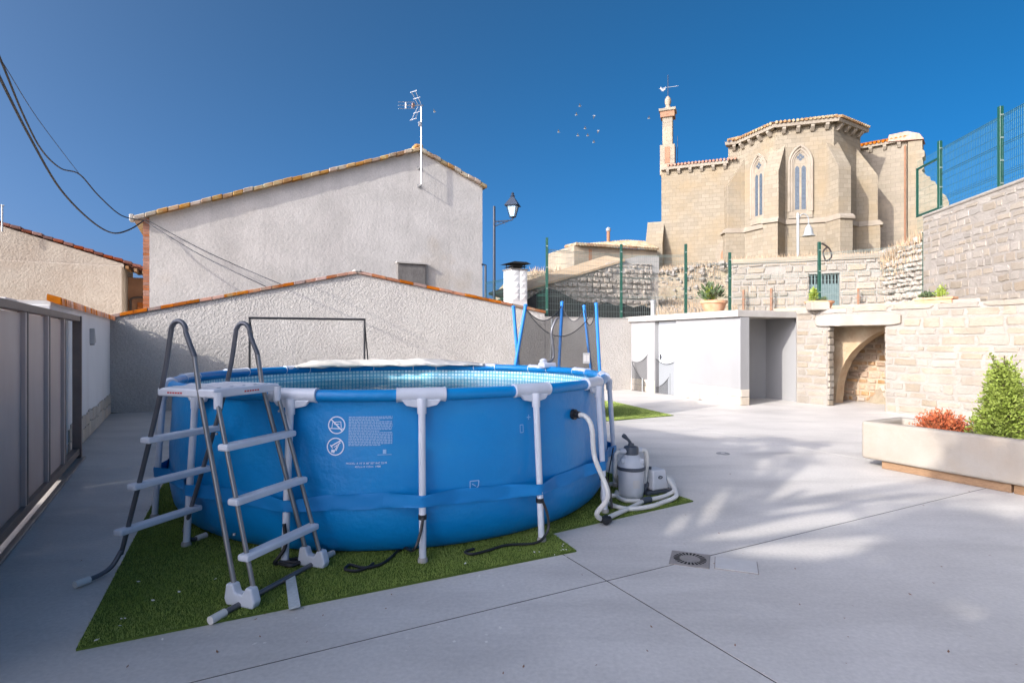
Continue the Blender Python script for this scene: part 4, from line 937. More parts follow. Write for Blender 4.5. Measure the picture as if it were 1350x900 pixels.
# rocky bank at the right end of the retaining wall
bkp = MB(); rs = random.Random(15); A_ = At(1180, 400, 29.5); B_ = At(1222, 400, 27)
t = thing('rocky_bank', 'crumbling stone bank with dry grass between the retaining wall and the upper wall', 'bank', Vector((A_.x, A_.y, 2.5)))
pr = [On(x, y, A_, (B_ - A_).normalized()) for x, y in ((1168, 420), (1170, 345), (1184, 332), (1200, 322), (1225, 312), (1262, 300), (1262, 420))]
MB().prism(pr, Vector((.4, 4, 0))).build('earth_core', M['rubble'], t)
dba = (B_ - A_); dba.z = 0; dba.normalize(); nba = Vector((dba.y, -dba.x, 0))
stone_wall(t, Vector((pr[1].x, pr[1].y, 0)), dba, nba, 4.0, 2.6, lambda s: pr[1].z + .45 * s - .3, RKR, ch=(.2, .4), lw=(.25, .6), joint=.02, dep=.22, seed=33, roll=.25)
gp = []
for k in range(1500):
    f = rs.random(); i = min(3, int(f * 4)); q = pr[1 + i].lerp(pr[2 + i], f * 4 - i) ; gp.append(q + Vector((rs.uniform(-.3, .3), rs.uniform(-.2, .8), -rs.random() * rs.random() * 1.6)))
o = blades('dry_grass', gp, (.25, .6), .025, M['drygrass'], 5); setpar(o, t); o['kind'] = 'stuff'

# ---------------- street lamp beside the house
p = At(651.5, 388, 20); lp0 = Vector((p.x, p.y, 1.2)); zt_l = HC + (HY - 272) * 20 / F
t = thing('street_lamp', 'dark iron street lamp with square lantern on a scrolled arm beside the house', 'street lamp', lp0)
MB().tube([lp0, Vector((p.x, p.y, 3.0)), Vector((p.x, p.y, 3.0)), Vector((p.x, p.y, zt_l))], [.06, .06, .05, .045], 10).build('pole', M['lampblue'], t, smooth=40)
za = HC + (HY - 292) * 20 / F; ax = Vector((.97, -.24, 0)); pa = Vector((p.x, p.y, za))
MB().tube(curve([pa, pa + ax * .3, pa + ax * .62 + ZUP * .02, pa + ax * .66 + ZUP * .1], 4), .022, 6).build('arm', M['lampblue'], t)
MB().tube(curve([pa - ZUP * .2, pa + ax * .15 - ZUP * .12, pa + ax * .5 - ZUP * .02], 4), .016, 6).build('brace', M['lampblue'], t)
for k in range(3):
    c = pa + ax * (.12 + k * .13) - ZUP * .06
    MB().tube([c + ax * .05 * math.cos(a) + ZUP * .05 * math.sin(a) for a in [k2 * .7 for k2 in range(8)]], .009, 5).build('scroll', M['lampblue'], t)
lc = pa + ax * .66 + ZUP * .08; fd = [Vector((math.cos(a), math.sin(a), 0)) for a in (.5, .5 + math.pi / 2, .5 + math.pi, .5 + 1.5 * math.pi)]
lb_ = MB()
MB().lathe(lc, [(.05, 0), (.12, .03), (.12, .05)], 4).build('lantern_base', M['lampblue'], t)
for f in fd: MB().tube([lc + f * .12 + ZUP * .05, lc + f * .24 + ZUP * .42], .013, 5).build('lantern_bar', M['lampblue'], t)
MB().hexa([lc + f * .11 + ZUP * .06 for f in fd] + [lc + f * .22 + ZUP * .41 for f in fd]).build('lantern_glass', M['glass'], t)
MB().add([lc + f * .34 + ZUP * .42 for f in fd] + [lc + f * .08 + ZUP * .72 for f in fd], [(0, 1, 5, 4), (1, 2, 6, 5), (2, 3, 7, 6), (3, 0, 4, 7), (4, 5, 6, 7), (3, 2, 1, 0)]).build('lantern_roof', M['lampblue'], t)
MB().lathe(lc + ZUP * .72, [(.06, 0), (.09, .04), (.04, .08), (.06, .12), (.01, .18)], 8).build('lantern_finial', M['lampblue'], t)
p = At(640, 388, 20.6); t = thing('bent_post', 'short dark post with a bent top beside the house corner', 'post', Vector((p.x, p.y, 1.3)))
zk = HC + (HY - 349) * 20.6 / F
MB().tube([Vector((p.x, p.y, 1.2)), Vector((p.x, p.y, zk)), Vector((p.x, p.y, zk)) - V * .14], .04, 8).build('tube', M['lampblue'], t)

# ================================================================== YARD OBJECTS
# ---------------- turf
def turf(name, poly, label, blade, n, z=.012, seed=1):
    poly = [Vector((p.x, p.y, 0)) for p in poly]
    o = MB().prism(poly, (0, 0, z)).build(name, M['turf']); tag(o, label, 'turf', 'artificial turf pieces')
    rs = np.random.default_rng(seed)
    P = np.array([(p.x, p.y) for p in poly]); mn = P.min(0); mx = P.max(0)
    pts = rs.uniform(mn, mx, (n, 2)); ins = np.zeros(n, bool)
    for i in range(len(P)):
        a, b = P[i], P[(i + 1) % len(P)]
        c = ((a[1] > pts[:, 1]) != (b[1] > pts[:, 1])) & (pts[:, 0] < (b[0] - a[0]) * (pts[:, 1] - a[1]) / (b[1] - a[1] + 1e-9) + a[0]); ins ^= c
    ins &= np.hypot(pts[:, 0] + 1.21, pts[:, 1] - 6.38) > 2.05
    pts = pts[ins]; k = len(pts); an = rs.uniform(0, 6.28, k); h = rs.uniform(.008, .018, k); w = .0022
    v = np.zeros((k, 3, 3)); v[:, 0, 0] = pts[:, 0] - np.cos(an) * w; v[:, 0, 1] = pts[:, 1] - np.sin(an) * w; v[:, 1, 0] = pts[:, 0] + np.cos(an) * w; v[:, 1, 1] = pts[:, 1] + np.sin(an) * w
    v[:, :2, 2] = z - .001; v[:, 2, 0] = pts[:, 0] + rs.normal(0, .006, k); v[:, 2, 1] = pts[:, 1] + rs.normal(0, .006, k); v[:, 2, 2] = z + h
    me = D.meshes.new('pile'); me.from_pydata(v.reshape(-1, 3).tolist(), [], np.arange(3 * k).reshape(-1, 3).tolist()); me.materials.append(blade)
    b = D.objects.new('pile', me); COL.objects.link(b); b.parent = o; b['kind'] = 'stuff'
    return o
c0 = G(100, 858); c1 = G(760, 727); c2 = G(728, 704); c3 = G(914, 661)
e1d = (c1 - c0).normalized()
tf = turf('turf_mat', [c0, c1, c2, c2 + U * 4.2, c0 + (G(201, 665) - c0).normalized() * 5.2], 'long green artificial turf mat under the pool and ladder', M['blade'], 330000, seed=2)
turf('turf_mat', [c2 + V * -.6 + U * .01, c2 + V * .004 + U * .01, c3, c3 + U * 2.6, c2 + U * 3.2 + V * -.6], 'green artificial turf offcut under the filter pump', M['blade'], 90000, z=.011, seed=3)
turf('turf_mat', [G(790, 556), G(888, 548), G(806, 529), G(740, 529), G(740, 556)], 'lime green sunlit turf mat behind the pool', M['blade2'], 60000, seed=4)
l0_, l1_ = G(383, 764), G(388, 806)
tl_ = tag(MB().prism([Vector((p.x, p.y, .016)) for p in (G(376, 764), G(389, 763), G(396, 803), G(381, 807))], (0, 0, .012)).build('turf_line', M['line']), None); setpar(tl_, tf)
m = MB(); rs = random.Random(77)
for k in range(60):
    px, py = rs.uniform(110, 740), rs.uniform(690, 850)
    q = G(px, py, .03)
    if (q - Vector((-1.21, 6.38, 0))).length < 2.35: continue
    if k > 40: q = G(rs.uniform(680, 760), rs.uniform(712, 735), .03)
    a = rs.uniform(0, 6); d = Vector((math.cos(a), math.sin(a), 0)) * rs.uniform(.006, .016); e = Vector((-d.y, d.x, 0)) * .6
    m.add([q - d, q + e, q + d + ZUP * .004, q - e + ZUP * .003], [(0, 1, 2, 3)])
for k in range(90):
    px, py = rs.uniform(30, 1340), rs.uniform(640, 890); q = G(px, py, .003); a = rs.uniform(0, 6); d = Vector((math.cos(a), math.sin(a), 0)) * rs.uniform(.003, .007); e = Vector((-d.y, d.x, 0)) * .5
    m.add([q - d, q + e, q + d + ZUP * .003, q - e], [(0, 1, 2, 3)])
tag(m.build('fallen_petals', M['petal']), 'pale specks of dry petals scattered over turf and concrete', 'debris', kind='stuff')

m = MB(); rs = random.Random(91)
for k in range(70):
    q = G(rs.uniform(60, 1345), rs.uniform(560, 890), .004); a = rs.uniform(0, 6); d = Vector((math.cos(a), math.sin(a), 0)) * rs.uniform(.006, .014); e = Vector((-d.y, d.x, 0)) * .45
    m.add([q - d, q + e, q + d + ZUP * .006, q - e + ZUP * .002], [(0, 1, 2, 3)])
tag(m.build('dry_leaves', M['brown']), 'small curled brown leaves blown over the concrete floor', 'leaves', kind='stuff')
# ---------------- the frame pool
PC = Vector((-1.21, 6.38, 0)); PH = 1.22
def wall_r(z):
    pts = [(0, 2.04), (.05, 2.13), (.15, 2.19), (.35, 2.225), (.6, 2.215), (.9, 2.2), (1.1, 2.2), (1.18, 2.21), (1.3, 2.21)]
    for (a, ra_), (b, rb2) in zip(pts, pts[1:]):
        if z <= b: f = (z - a) / (b - a); f = f * f * (3 - 2 * f) if a < .1 else f; return ra_ + (rb2 - ra_) * f
    return 2.21
LA = [R(14.2 + 24 * k) for k in range(15)]            # leg directions, 0 = towards the camera
def pp(a, r, z): return Vector((PC.x + r * math.sin(a), PC.y - r * math.cos(a), z))
pool = thing('frame_pool', 'round blue above-ground frame pool with white legs standing on turf', 'pool', PC)
NA = 180; m = MB(); zz = [.012, .03, .06, .1, .16, .25, .35, .45, .6, .75, .9, 1.02, 1.1, 1.15, 1.19]
for z in zz:
    for k in range(NA):
        a = 2 * math.pi * k / NA
        ph = ((math.degrees(a) - 14.2) % 24) / 24; bul = math.sin(math.pi * ph) * .022 * math.sin(math.pi * min(1, z / 1.1))
        band = -.012 * math.exp(-((z - .42) / .07) ** 2)
        wr = .004 * math.sin(a * 23 + z * 5) * math.exp(-((z - .3) / .25) ** 2)
        m.v.append(tuple(pp(a, wall_r(z) + bul + band + wr, z)))
for i in range(len(zz) - 1):
    for k in range(NA): m.f.append((i * NA + k, i * NA + (k + 1) % NA, (i + 1) * NA + (k + 1) % NA, (i + 1) * NA + k))
m.build('outer_wall', M['poolblue'], pool, smooth=60)
# inner liner, with a tiled print
me = D.meshes.new('inner_liner'); vs = []; fs = []; uvs = []
zi = [.03, .3, .7, .95, 1.05, 1.14]
for z in zi:
    for k in range(NA + 1):
        a = 2 * math.pi * k / NA; vs.append(tuple(pp(a, wall_r(z) - .012 - .006 * math.sin(a * 15), z)))
for i in range(len(zi) - 1):
    for k in range(NA): fs.append((i * (NA + 1) + k, (i + 1) * (NA + 1) + k, (i + 1) * (NA + 1) + k + 1, i * (NA + 1) + k + 1))
me.from_pydata(vs, [], fs); uvl = me.uv_layers.new(name='UVMap')
for lp in me.loops:
    k = lp.vertex_index % (NA + 1); z = vs[lp.vertex_index][2]; uvl.data[lp.index].uv = (2.2 * 2 * math.pi * k / NA, z)
me.materials.append(M['mosaic']); o = D.objects.new('inner_liner', me); COL.objects.link(o); setpar(o, pool)
m = MB()
for i, z in enumerate((1.1405, 1.2)):
    for k in range(NA): a = 2 * math.pi * k / NA; m.v.append(tuple(pp(a, wall_r(z) - .012 - .02 * i + .01 * math.sin(a * 15 + 1), z)))
for k in range(NA): m.f.append((k, NA + k, NA + (k + 1) % NA, (k + 1) % NA))
m.build('liner_edge', M['poolblue'], pool, smooth=60)
m = MB(); m.v = [tuple(pp(2 * math.pi * k / 60, 2.1, .05)) for k in range(60)]; m.f = [tuple(range(60))]; m.build('liner_floor', M['liner'], pool)
rail = MB()
for k in range(15):                                   # top rail, sleeved in blue vinyl
    a0_, a1_ = LA[k], LA[k] + R(24)
    MB().tube([pp(a0_ + (a1_ - a0_) * j / 8, 2.203, 1.19) for j in range(9)], .045, 12).build('rail', M['poolblue'], pool, smooth=50)
lg = None
for k, a in enumerate(LA):
    leg = MB().tube([pp(a, 2.335, .0), pp(a, 2.30, .6), pp(a, 2.262, 1.17)], .0255, 14).build('leg', M['plastic'], pool, smooth=50)
    MB().lathe(pp(a, 2.335, 0), [(.036, .0), (.036, .03), (.03, .045)], 14).build('foot_cap', M['slab'], leg, smooth=40)
    MB().lathe(pp(a, 2.266, 1.06), [(.033, 0), (.034, .1), (.03, .11)], 14).build('collar', M['plastic'], leg, smooth=40)
    w = .078
    cn = MB().tube([pp(a + w * (j / 6 - 1), 2.212, 1.194) for j in range(13)], .052, 14).build('connector', M['plastic'], pool, smooth=50)
    sd = pp(a + .01, 2.3, 0) - pp(a, 2.3, 0); sd.normalize(); rd = pp(a, 1, 0) - Vector((PC.x, PC.y, 0)); rd.normalize()
    c = pp(a, 2.262, 1.13)
    MB().prism([c + sd * x + ZUP * z for x, z in ((-.145, .03), (.145, .03), (.11, -.012), (.04, -.026), (-.04, -.026), (-.11, -.012))], rd * -.03).build('gusset', M['plastic'], cn, bevel=.006)
    for s_ in (-1, 1):
        MB().tube([pp(a + s_ * w * .97, 2.212, 1.194), pp(a + s_ * w * 1.03, 2.212, 1.194)], .056, 14).build('collar_ring', M['plastic'], cn, smooth=40)
# vinyl band passing over the legs
NB_ = 360; m = MB(); zc_ = [.375, .385, .405, .43, .455, .475, .485]
for z in zc_:
    for k in range(NB_):
        a = 2 * math.pi * k / NB_; da = min(((math.degrees(a) - 14.2) % 24), 24 - ((math.degrees(a) - 14.2) % 24))
        f = max(0, 1 - da / 6.5); base_r = wall_r(z) + .022 * math.sin(math.pi * da / 24) + .004
        r = max(base_r, base_r + (2.345 - base_r) * (f ** 1.0) - .0)
        zz_ = .43 + (z - .43) * (1.0 - .25 * f) + .012 * math.sin(a * 7)
        m.v.append(tuple(pp(a, r + .002 * math.sin(z * 300 + a * 40), zz_)))
for i in range(len(zc_) - 1):
    for k in range(NB_): m.f.append((i * NB_ + k, i * NB_ + (k + 1) % NB_, (i + 1) * NB_ + (k + 1) % NB_, (i + 1) * NB_ + k))
m.build('tension_band', M['bandblue'], pool, smooth=40)
# black webbing tied to three legs
def strap(pts, r=.011):
    m = MB().tube(curve(pts, 6), r, 5).build('webbing_strap', M['black'], pool, smooth=50)
for k in (0, 1, 2):
    a = LA[k]; MB().lathe(pp(a, 2.312, .31), [(.031, 0), (.031, .035)], 12).build('strap_knot', M['black'], pool)
a = LA[0]; g = [G(x, y, .03) for x, y in ((530, 722), (505, 742), (480, 748), (462, 744), (455, 750), (470, 752), (485, 747), (492, 742))]
strap([pp(a, 2.345, .33), pp(a - .01, 2.37, .22), pp(a - .03, 2.39, .12)] + g)
a = LA[1]; strap([pp(a, 2.345, .33), pp(a + .012, 2.37, .22), pp(a + .01, 2.38, .1), pp(a - .04, 2.38, .03)] + [G(x, y, .03) for x, y in ((668, 718), (640, 726), (622, 730), (613, 727), (625, 723))])
a = LA[2]; strap([pp(a, 2.345, .33), pp(a + .015, 2.37, .2), pp(a + .012, 2.39, .05)])
g = [G(x, y, .035) for x, y in ((362, 742), (380, 738), (400, 736), (385, 745), (368, 741), (392, 741))]; strap([pp(LA[14], 2.345, .3), pp(LA[14] + .01, 2.37, .15)] + g, .014)
# printed marks on the wall
def wp(u, z, off=.004):                               # u = metres along the wall from the front leg, to the right
    a = LA[0] + u / 2.22
    ph = ((math.degrees(a) - 14.2) % 24) / 24; bul = math.sin(math.pi * ph) * .022 * math.sin(math.pi * min(1, z / 1.1))
    return pp(a, wall_r(z) + bul + off, z)
def wpx(px, py):
    m_ = (px - CX) / F; A = m_ * m_ + 1; r = 2.225; B = -2 * (m_ * PC.x + PC.y); Cc = PC.x ** 2 + PC.y ** 2 - r * r; Y = (-B - math.sqrt(B * B - 4 * A * Cc)) / 2 / A
    X = m_ * Y; a = math.atan2(X - PC.x, -(Y - PC.y)); return (a - LA[0]) * 2.22, HC + (HY - py) * Y / F
def strip(mb, pts, w):                                # flat printed stroke on the wall
    for (u0, z0), (u1, z1) in zip(pts, pts[1:]):
        L = math.hypot(u1 - u0, z1 - z0); nx_, nz_ = -(z1 - z0) / L * w / 2, (u1 - u0) / L * w / 2
        mb.add([wp(u0 + nx_, z0 + nz_), wp(u0 - nx_, z0 - nz_), wp(u1 - nx_, z1 - nz_), wp(u1 + nx_, z1 + nz_)], [(0, 1, 2, 3)])
def circ(u, z, r): return [(u + r * math.cos(x * math.pi / 16), z + r * math.sin(x * math.pi / 16)) for x in range(33)]
for n_, (px, py) in enumerate(((443, 560.5), (442, 588.5))):
    u, z = wpx(px, py); r = .060; s_ = MB(); strip(s_, circ(u, z, r), .008)
    if n_ == 0:
        strip(s_, [(u - .043, z + .043), (u + .043, z - .043)], .009)
        strip(s_, [(u - .035, z - .02), (u - .03, z + .02), (u + .03, z + .025), (u + .034, z - .018)], .005); strip(s_, [(u - .05, z - .024), (u + .05, z - .026)], .006); strip(s_, [(u - .02, z + .006), (u + .02, z + .008)], .005)
    else:
        strip(s_, [(u - .035, z + .0), (u + .0, z + .022), (u + .042, z + .045)], .009); strip(s_, [(u - .012, z - .005), (u + .04, z + .03)], .005)
        strip(s_, [(u + .03, z + .03), (u + .005, z - .03)], .006); strip(s_, [(u + .012, z + .005), (u - .012, z - .045)], .006); strip(s_, [(u - .03, z - .03), (u - .008, z - .034)], .02); strip(s_, [(u - .02, z - .012), (u - .038, z + .012)], .006)
    s_.build('warning_pictogram', M['print'], pool)
s_ = MB(); rs = random.Random(2)
u0, z0 = wpx(459, 549); u1, z1 = wpx(517.5, 587)
for i in range(19):
    z = z0 + (z1 - z0) * (i + .5) / 19; u = u0
    while u < u1 - .004:
        w = rs.uniform(.008, .028); w = min(w, u1 - u)
        if not (i in (2, 9, 18) and u > u1 - .1): strip(s_, [(u, z), (u + w * .8, z)], .0075)
        u += w
s_.build('warning_text_block', M['printfaint'], pool)
s_ = MB(); u, z = wpx(507, 595); strip(s_, [(u - .012, z), (u + .012, z)], .03); strip(s_, [(u - .05, z - .022), (u + .05, z - .022)], .004); s_.build('small_mark', M['printfaint'], pool)
s_ = MB(); u, z = wpx(624.5, 638); strip(s_, [(u - .035, z - .03), (u - .035, z + .03), (u + .035, z + .03), (u + .03, z - .01), (u + .01, z - .03)], .007); strip(s_, [(u - .02, z + .01), (u + .01, z - .01)], .005); s_.build('faded_mark', M['printfaint'], pool)
s_ = MB(); u, z = wpx(690, 565); strip(s_, [(u - .02, z + .03), (u - .02, z - .03), (u + .01, z - .03), (u + .01, z + .03), (u - .02, z + .03)], .006); u, z = wpx(699, 550); strip(s_, [(u - .02, z), (u + .02, z)], .006); strip(s_, [(u, z - .02), (u, z + .02)], .006); s_.build('faded_mark', M['printfaint'], pool)
def lettering(txt, px, py, size):
    cu = D.curves.new('lettering', 'FONT'); cu.body = txt; cu.size = size; cu.align_x = 'LEFT'; cu.resolution_u = 2
    ob = D.objects.new('lettering', cu); COL.objects.link(ob); bpy.context.view_layer.update()
    me = D.meshes.new_from_object(ob.evaluated_get(bpy.context.evaluated_depsgraph_get())); D.objects.remove(ob)
    u, z = wpx(px, py)
    for v in me.vertices: v.co = wp(u + v.co.x, z + v.co.y, .005)
    me.materials.append(M['print']); o = D.objects.new('lettering', me); COL.objects.link(o); setpar(o, pool)
lettering("MODEL: A 15' X 48\" SET INC 22 M", 456.5, 611.5, .0195); lettering("457cm X 122cm  1988", 468.5, 615.8, .0195)
# outlet fitting
u, z = wpx(757, 546); pf = wp(u, z, 0); rd = (pf - Vector((PC.x, PC.y, pf.z))).normalized()
MB().tube([pf, pf + rd * .03, pf + rd * .03, pf + rd * .07], [.045, .045, .03, .03], 14).build('outlet_fitting', M['black'], pool)
# water
m = MB(); NW = 120; m.v = [tuple(pp(2 * math.pi * k / NW, 2.17, 1.03)) for k in range(NW)]; m.f = [tuple(range(NW))]
w_ = m.build('pool_water', M['water']); tag(w_, kind='structure')

# rolled pale cover lying over the far rim
m = MB(); n1 = 120; n2 = 14; rs = random.Random(3); A0_, A1_ = R(180 + 52), R(180 - 22)
for i in range(n1 + 1):
    f = i / n1; a = A0_ + (A1_ - A0_) * f; taper = min(1, f / .12, (1 - f) / .25); taper = max(.12, taper) ** .7
    for j in range(n2):
        b = math.pi * (j / (n2 - 1)) * 1.15 - .25
        rr = (.085 + .007 * math.sin(f * 26 + j * .5) + .006 * math.sin(f * 61 + j)) * (.45 + .55 * taper)
        off = math.cos(b) * rr * 1.9; up = math.sin(b) * rr * .85
        m.v.append(tuple(pp(a, 2.21 - off * 1.0, 1.225 + up * taper + .008 * math.sin(f * 40 + j * 2))))
for i in range(n1):
    for j in range(n2 - 1): k = i * n2 + j; m.f.append((k, k + 1, k + n2 + 1, k + n2))
cv = m.build('pool_cover', M['cover'], smooth=70); md = cv.modifiers.new('solid', 'SOLIDIFY'); md.thickness = .004
tag(cv, 'crumpled pale plastic cover rolled along the far rim of the pool', 'pool cover')

# ---------------- skimmer hose hung on the far rim
a = R(180 - 42); t = thing('pool_skimmer', 'grey skimmer hose and white bracket clipped to the far pool rim', 'skimmer', pp(a, 2.2, 1.2))
sk = On(768, 490, pp(a, 2.2, 0), Vector((1, 0, 0)))
q = pp(R(180 - 50), 2.2, 1.25)
MB().cbox(q, V * .2, U * .16, (0, 0, .07)).build('clamp', M['plastic'], t, bevel=.02)
MB().tube(curve([q + ZUP * .02, q + V * .1 + ZUP * .1, q + V * .09 + ZUP * .3, q + V * .07 + ZUP * .45, q + V * .13 + ZUP * .6, q + V * .17 + ZUP * .64], 5), .018, 8).build('hose', M['steel'], t, smooth=60)
MB().lathe(q - V * .06 + ZUP * .03, [(.05, 0), (.05, .04), (.02, .06)], 12).build('knob', M['plastic'], t)

# ---------------- A-frame ladder
LM = Vector((-1.96, 3.9, 0)); ex = V2((.94, -.34)); ey = V2((.34, .94))
def LL(x, y, z): return LM + ex * x + ey * y + ZUP * z
t = thing('pool_ladder', 'grey tube A-frame pool ladder with white steps and platform standing on turf', 'ladder', LM)
ZP = 1.29; YN, YF = -.25, .25
zp_x = [(-.24, -.29), (.24, -.29), (.24, .27), (-.24, .27)]
pl = MB().hexa([LL(x, y, ZP - .055) for x, y in zp_x] + [LL(x, y, ZP) for x, y in zp_x]).build('platform', M['plastic'], t, bevel=.012)
for k in range(5): MB().hexa([LL(x, y, ZP + .001) for x, y in ((-.19, -.22 + k * .1), (.19, -.22 + k * .1), (.19, -.19 + k * .1), (-.19, -.19 + k * .1))] + [LL(x, y, ZP + .006) for x, y in ((-.19, -.22 + k * .1), (.19, -.22 + k * .1), (.19, -.19 + k * .1), (-.19, -.19 + k * .1))]).build('grip_rib', M['plastic'], pl)
for k in range(6):                                    # red safety print along the near edges
    a_, b_ = -.15 + k * .022, -.15 + k * .022 + .017
    MB().add([LL(a_, -.291, ZP - .035), LL(b_, -.291, ZP - .035), LL(b_, -.291, ZP - .025), LL(a_, -.291, ZP - .025)], [(0, 1, 2, 3)]).build('red_print', M['redprint'], pl)
    MB().add([LL(.2415, a_ + .1, ZP - .035), LL(.2415, b_ + .1, ZP - .035), LL(.2415, b_ + .1, ZP - .025), LL(.2415, a_ + .1, ZP - .025)], [(0, 1, 2, 3)]).build('red_print', M['redprint'], pl)
for (y, yb, sg) in ((YN - .025, -.33, -1), (YF, .36, 1)):
    yl = .08 + sg * .25; fe = .24 if sg < 0 else .12
    xl, xr = -.195, .065
    pts = [LL(-.72, yl + sg * fe, .028), LL(-.725, yl + sg * fe * .6, .03), LL(-.73, yl + sg * fe * .25, .06), LL(-.715, yl, .16)]
    pts = curve(pts, 5) + [LL(xl - .02 - .245, y + (yl - y) * .5, .72), LL(xl - .02, y, ZP)]
    pts += [LL(xl + .055 + .068 * (1 - math.cos(math.pi * k / 8)), y, 1.63 + .085 * math.sin(math.pi * k / 8)) for k in range(9)] + [LL(xr, y, ZP + .2)]
    MB().tube(curve(pts, 3), .0158, 12).build('left_rail', M['steel'], t, smooth=60)
    MB().tube([LL(xr, y, ZP + .2), LL(xr + .035, y, ZP), LL(.42, yb * .92, .10)], .0158, 12).build('right_rail', M['steel2'], t, smooth=60)
    MB().tube([LL(-.72, yl + sg * (fe - .02), .028), LL(-.72, yl + sg * (fe + .07), .028)], .023, 12).build('foot_cap', M['capwhite'], t, smooth=40)
    MB().tube([LL(.235, y * .98, ZP - .04), LL(.55, yb * .88, .11)], .0145, 12).build('step_rail', M['steel2'], t, smooth=60)
    MB().lathe(LL(.245, y * .96, ZP - .12), [(.024, 0), (.027, .1)], 10).build('socket', M['plastic'], pl)
for i, z in enumerate((.96, .64, .32)):               # steps on both sides
    f = (ZP - z) / ZP
    xr = .235 + (.55 - .235) * (ZP - .04 - z) / (ZP - .15); xl = -.215 - .565 * f; yy = .27 + .04 * f; yo = .08 * f
    for x, w, yo in ((xr + .01, .08, 0), (xl, .08, .085 * f)):
        q = [(x - w / 2, yo - yy - .03), (x + w / 2, yo - yy - .03), (x + w / 2, yo + yy + .02), (x - w / 2, yo + yy + .02)]
        MB().hexa([LL(a, b, z - .042) for a, b in q] + [LL(a, b, z) for a, b in q]).build('step', M['plastic'], t, bevel=.012)
MB().tube([LL(.485, -.5, .028), LL(.485, .5, .028)], .0175, 12).build('base_bar', M['steel'], t, smooth=40)
for y in (-.46, .46): MB().tube([LL(.485, y * .96, .028), LL(.485, y * 1.18, .028)], .024, 12).build('foot_cap', M['capwhite'], t, smooth=40)
for y in (-.31, .33):
    b = MB()
    pr_ = [(-.10, .012), (.10, .012), (.115, .05), (.09, .13), (.05, .135), (.02, .085), (-.03, .09), (-.05, .14), (-.10, .14), (-.115, .05)]
    b.prism([LL(.485 + x, y - .03, z) for x, z in pr_], ey * .06); b.build('base_bracket', M['plastic'], t, bevel=.01)
for (x, y, z) in ((.26, -.27, 1.02), (.4, -.27, .42), (.28, .24, 1.1)):
    MB().lathe(LL(x, y - .02, z), [(.008, -.006), (.008, .006)], 8).build('snap_button', M['white'], t)

# ---------------- sand filter pump
TP = G(832, 655); t = thing('sand_filter_pump', 'grey sand filter pump with dark valve handle on the turf offcut', 'filter pump', TP)
tank = MB().lathe(TP, [(.10, .012), (.118, .02), (.128, .08), (.13, .24), (.135, .29)], 32).build('tank', M['pump'], t, smooth=40)
MB().lathe(TP, [(.135, .305), (.13, .34), (.105, .395), (.075, .43), (.065, .44)], 32).build('tank_lid', M['pump'], t, smooth=40)
MB().lathe(TP, [(.137, .283), (.145, .29), (.145, .31), (.137, .318)], 32).build('clamp_band', M['pumpdark'], t, smooth=40)
MB().lathe(TP, [(.066, .432), (.075, .44), (.075, .5), (.068, .515), (.03, .525), (.028, .545)], 20).build('valve_head', M['pumpdark'], t, smooth=40)
q = TP + ZUP * .53; MB().tube(curve([q, q + Vector((-.02, 0, .04)), q + Vector((-.055, 0, .075)), q + Vector((-.085, 0, .1))], 4), [.016, .016, .015, .015, .014, .014, .015, .017, .02, .022, .022, .02, .018], 8).build('valve_handle', M['pumpdark'], t, smooth=50)
MB().tube([TP + Vector((-.03, -.02, .47)), TP + Vector((-.12, -.02, .47))], .03, 12).build('port', M['pump'], t, smooth=40)
MB().tube([TP + Vector((.03, .02, .47)), TP + Vector((.11, .04, .47))], .03, 12).build('port', M['pump'], t, smooth=40)
MB().add([TP + Vector((math.sin(a) * .1315, -math.cos(a) * .1315, z)) for z in (.12, .2) for a in (-.05, .12, .3, .48)], [(0, 1, 5, 4), (1, 2, 6, 5), (2, 3, 7, 6)]).build('rating_label', M['flapgrey'], t)
for s_ in (-1, 1): MB().cbox(TP + Vector((s_ * .09, -.06, .38)), (.05, 0, 0), (0, .05, 0), (0, 0, .05)).build('lid_boss', M['pump'], t, bevel=.012)
Q = G(866, 652); Q = Vector((Q.x, Q.y + .1, .0))
MB().cbox(Q + ZUP * .03 - V * .02, V * .36, U * .24, (0, 0, .035)).build('pump_base', M['pumpdark'], t, bevel=.01)
bx0 = [Q + V * x + U * y for x, y in ((-.11, -.1), (.11, -.1), (.11, .1), (-.11, .1))]; bx1 = [Q + V * x + U * y for x, y in ((-.085, -.075), (.085, -.075), (.085, .08), (-.085, .08))]
MB().hexa([p + ZUP * .048 for p in bx0] + [p + ZUP * .25 for p in bx1]).build('motor_cover', M['pump'], t, bevel=.018)
pq = Q - U * .0885 + ZUP * .175; MB().tube([pq + V * .025 * math.cos(a) + ZUP * .012 * math.sin(a) - U * .002 for a in [k * math.pi / 8 for k in range(16)]], .005, 5, closed=True).build('oval_badge', M['pumpdark'], t)
MB().tube([Q - V * .13 + ZUP * .22, Q - V * .1 + ZUP * .27], .02, 8).build('knob', M['pumpdark'], t); MB().tube([Q - V * .06 + ZUP * .25, Q - V * .06 + ZUP * .275], .016, 8).build('knob', M['pumpdark'], t)
MB().tube([TP + Vector((.12, .0, .08)), Q - V * .1 + ZUP * .1], .03, 10).build('link_pipe', M['pumpdark'], t)
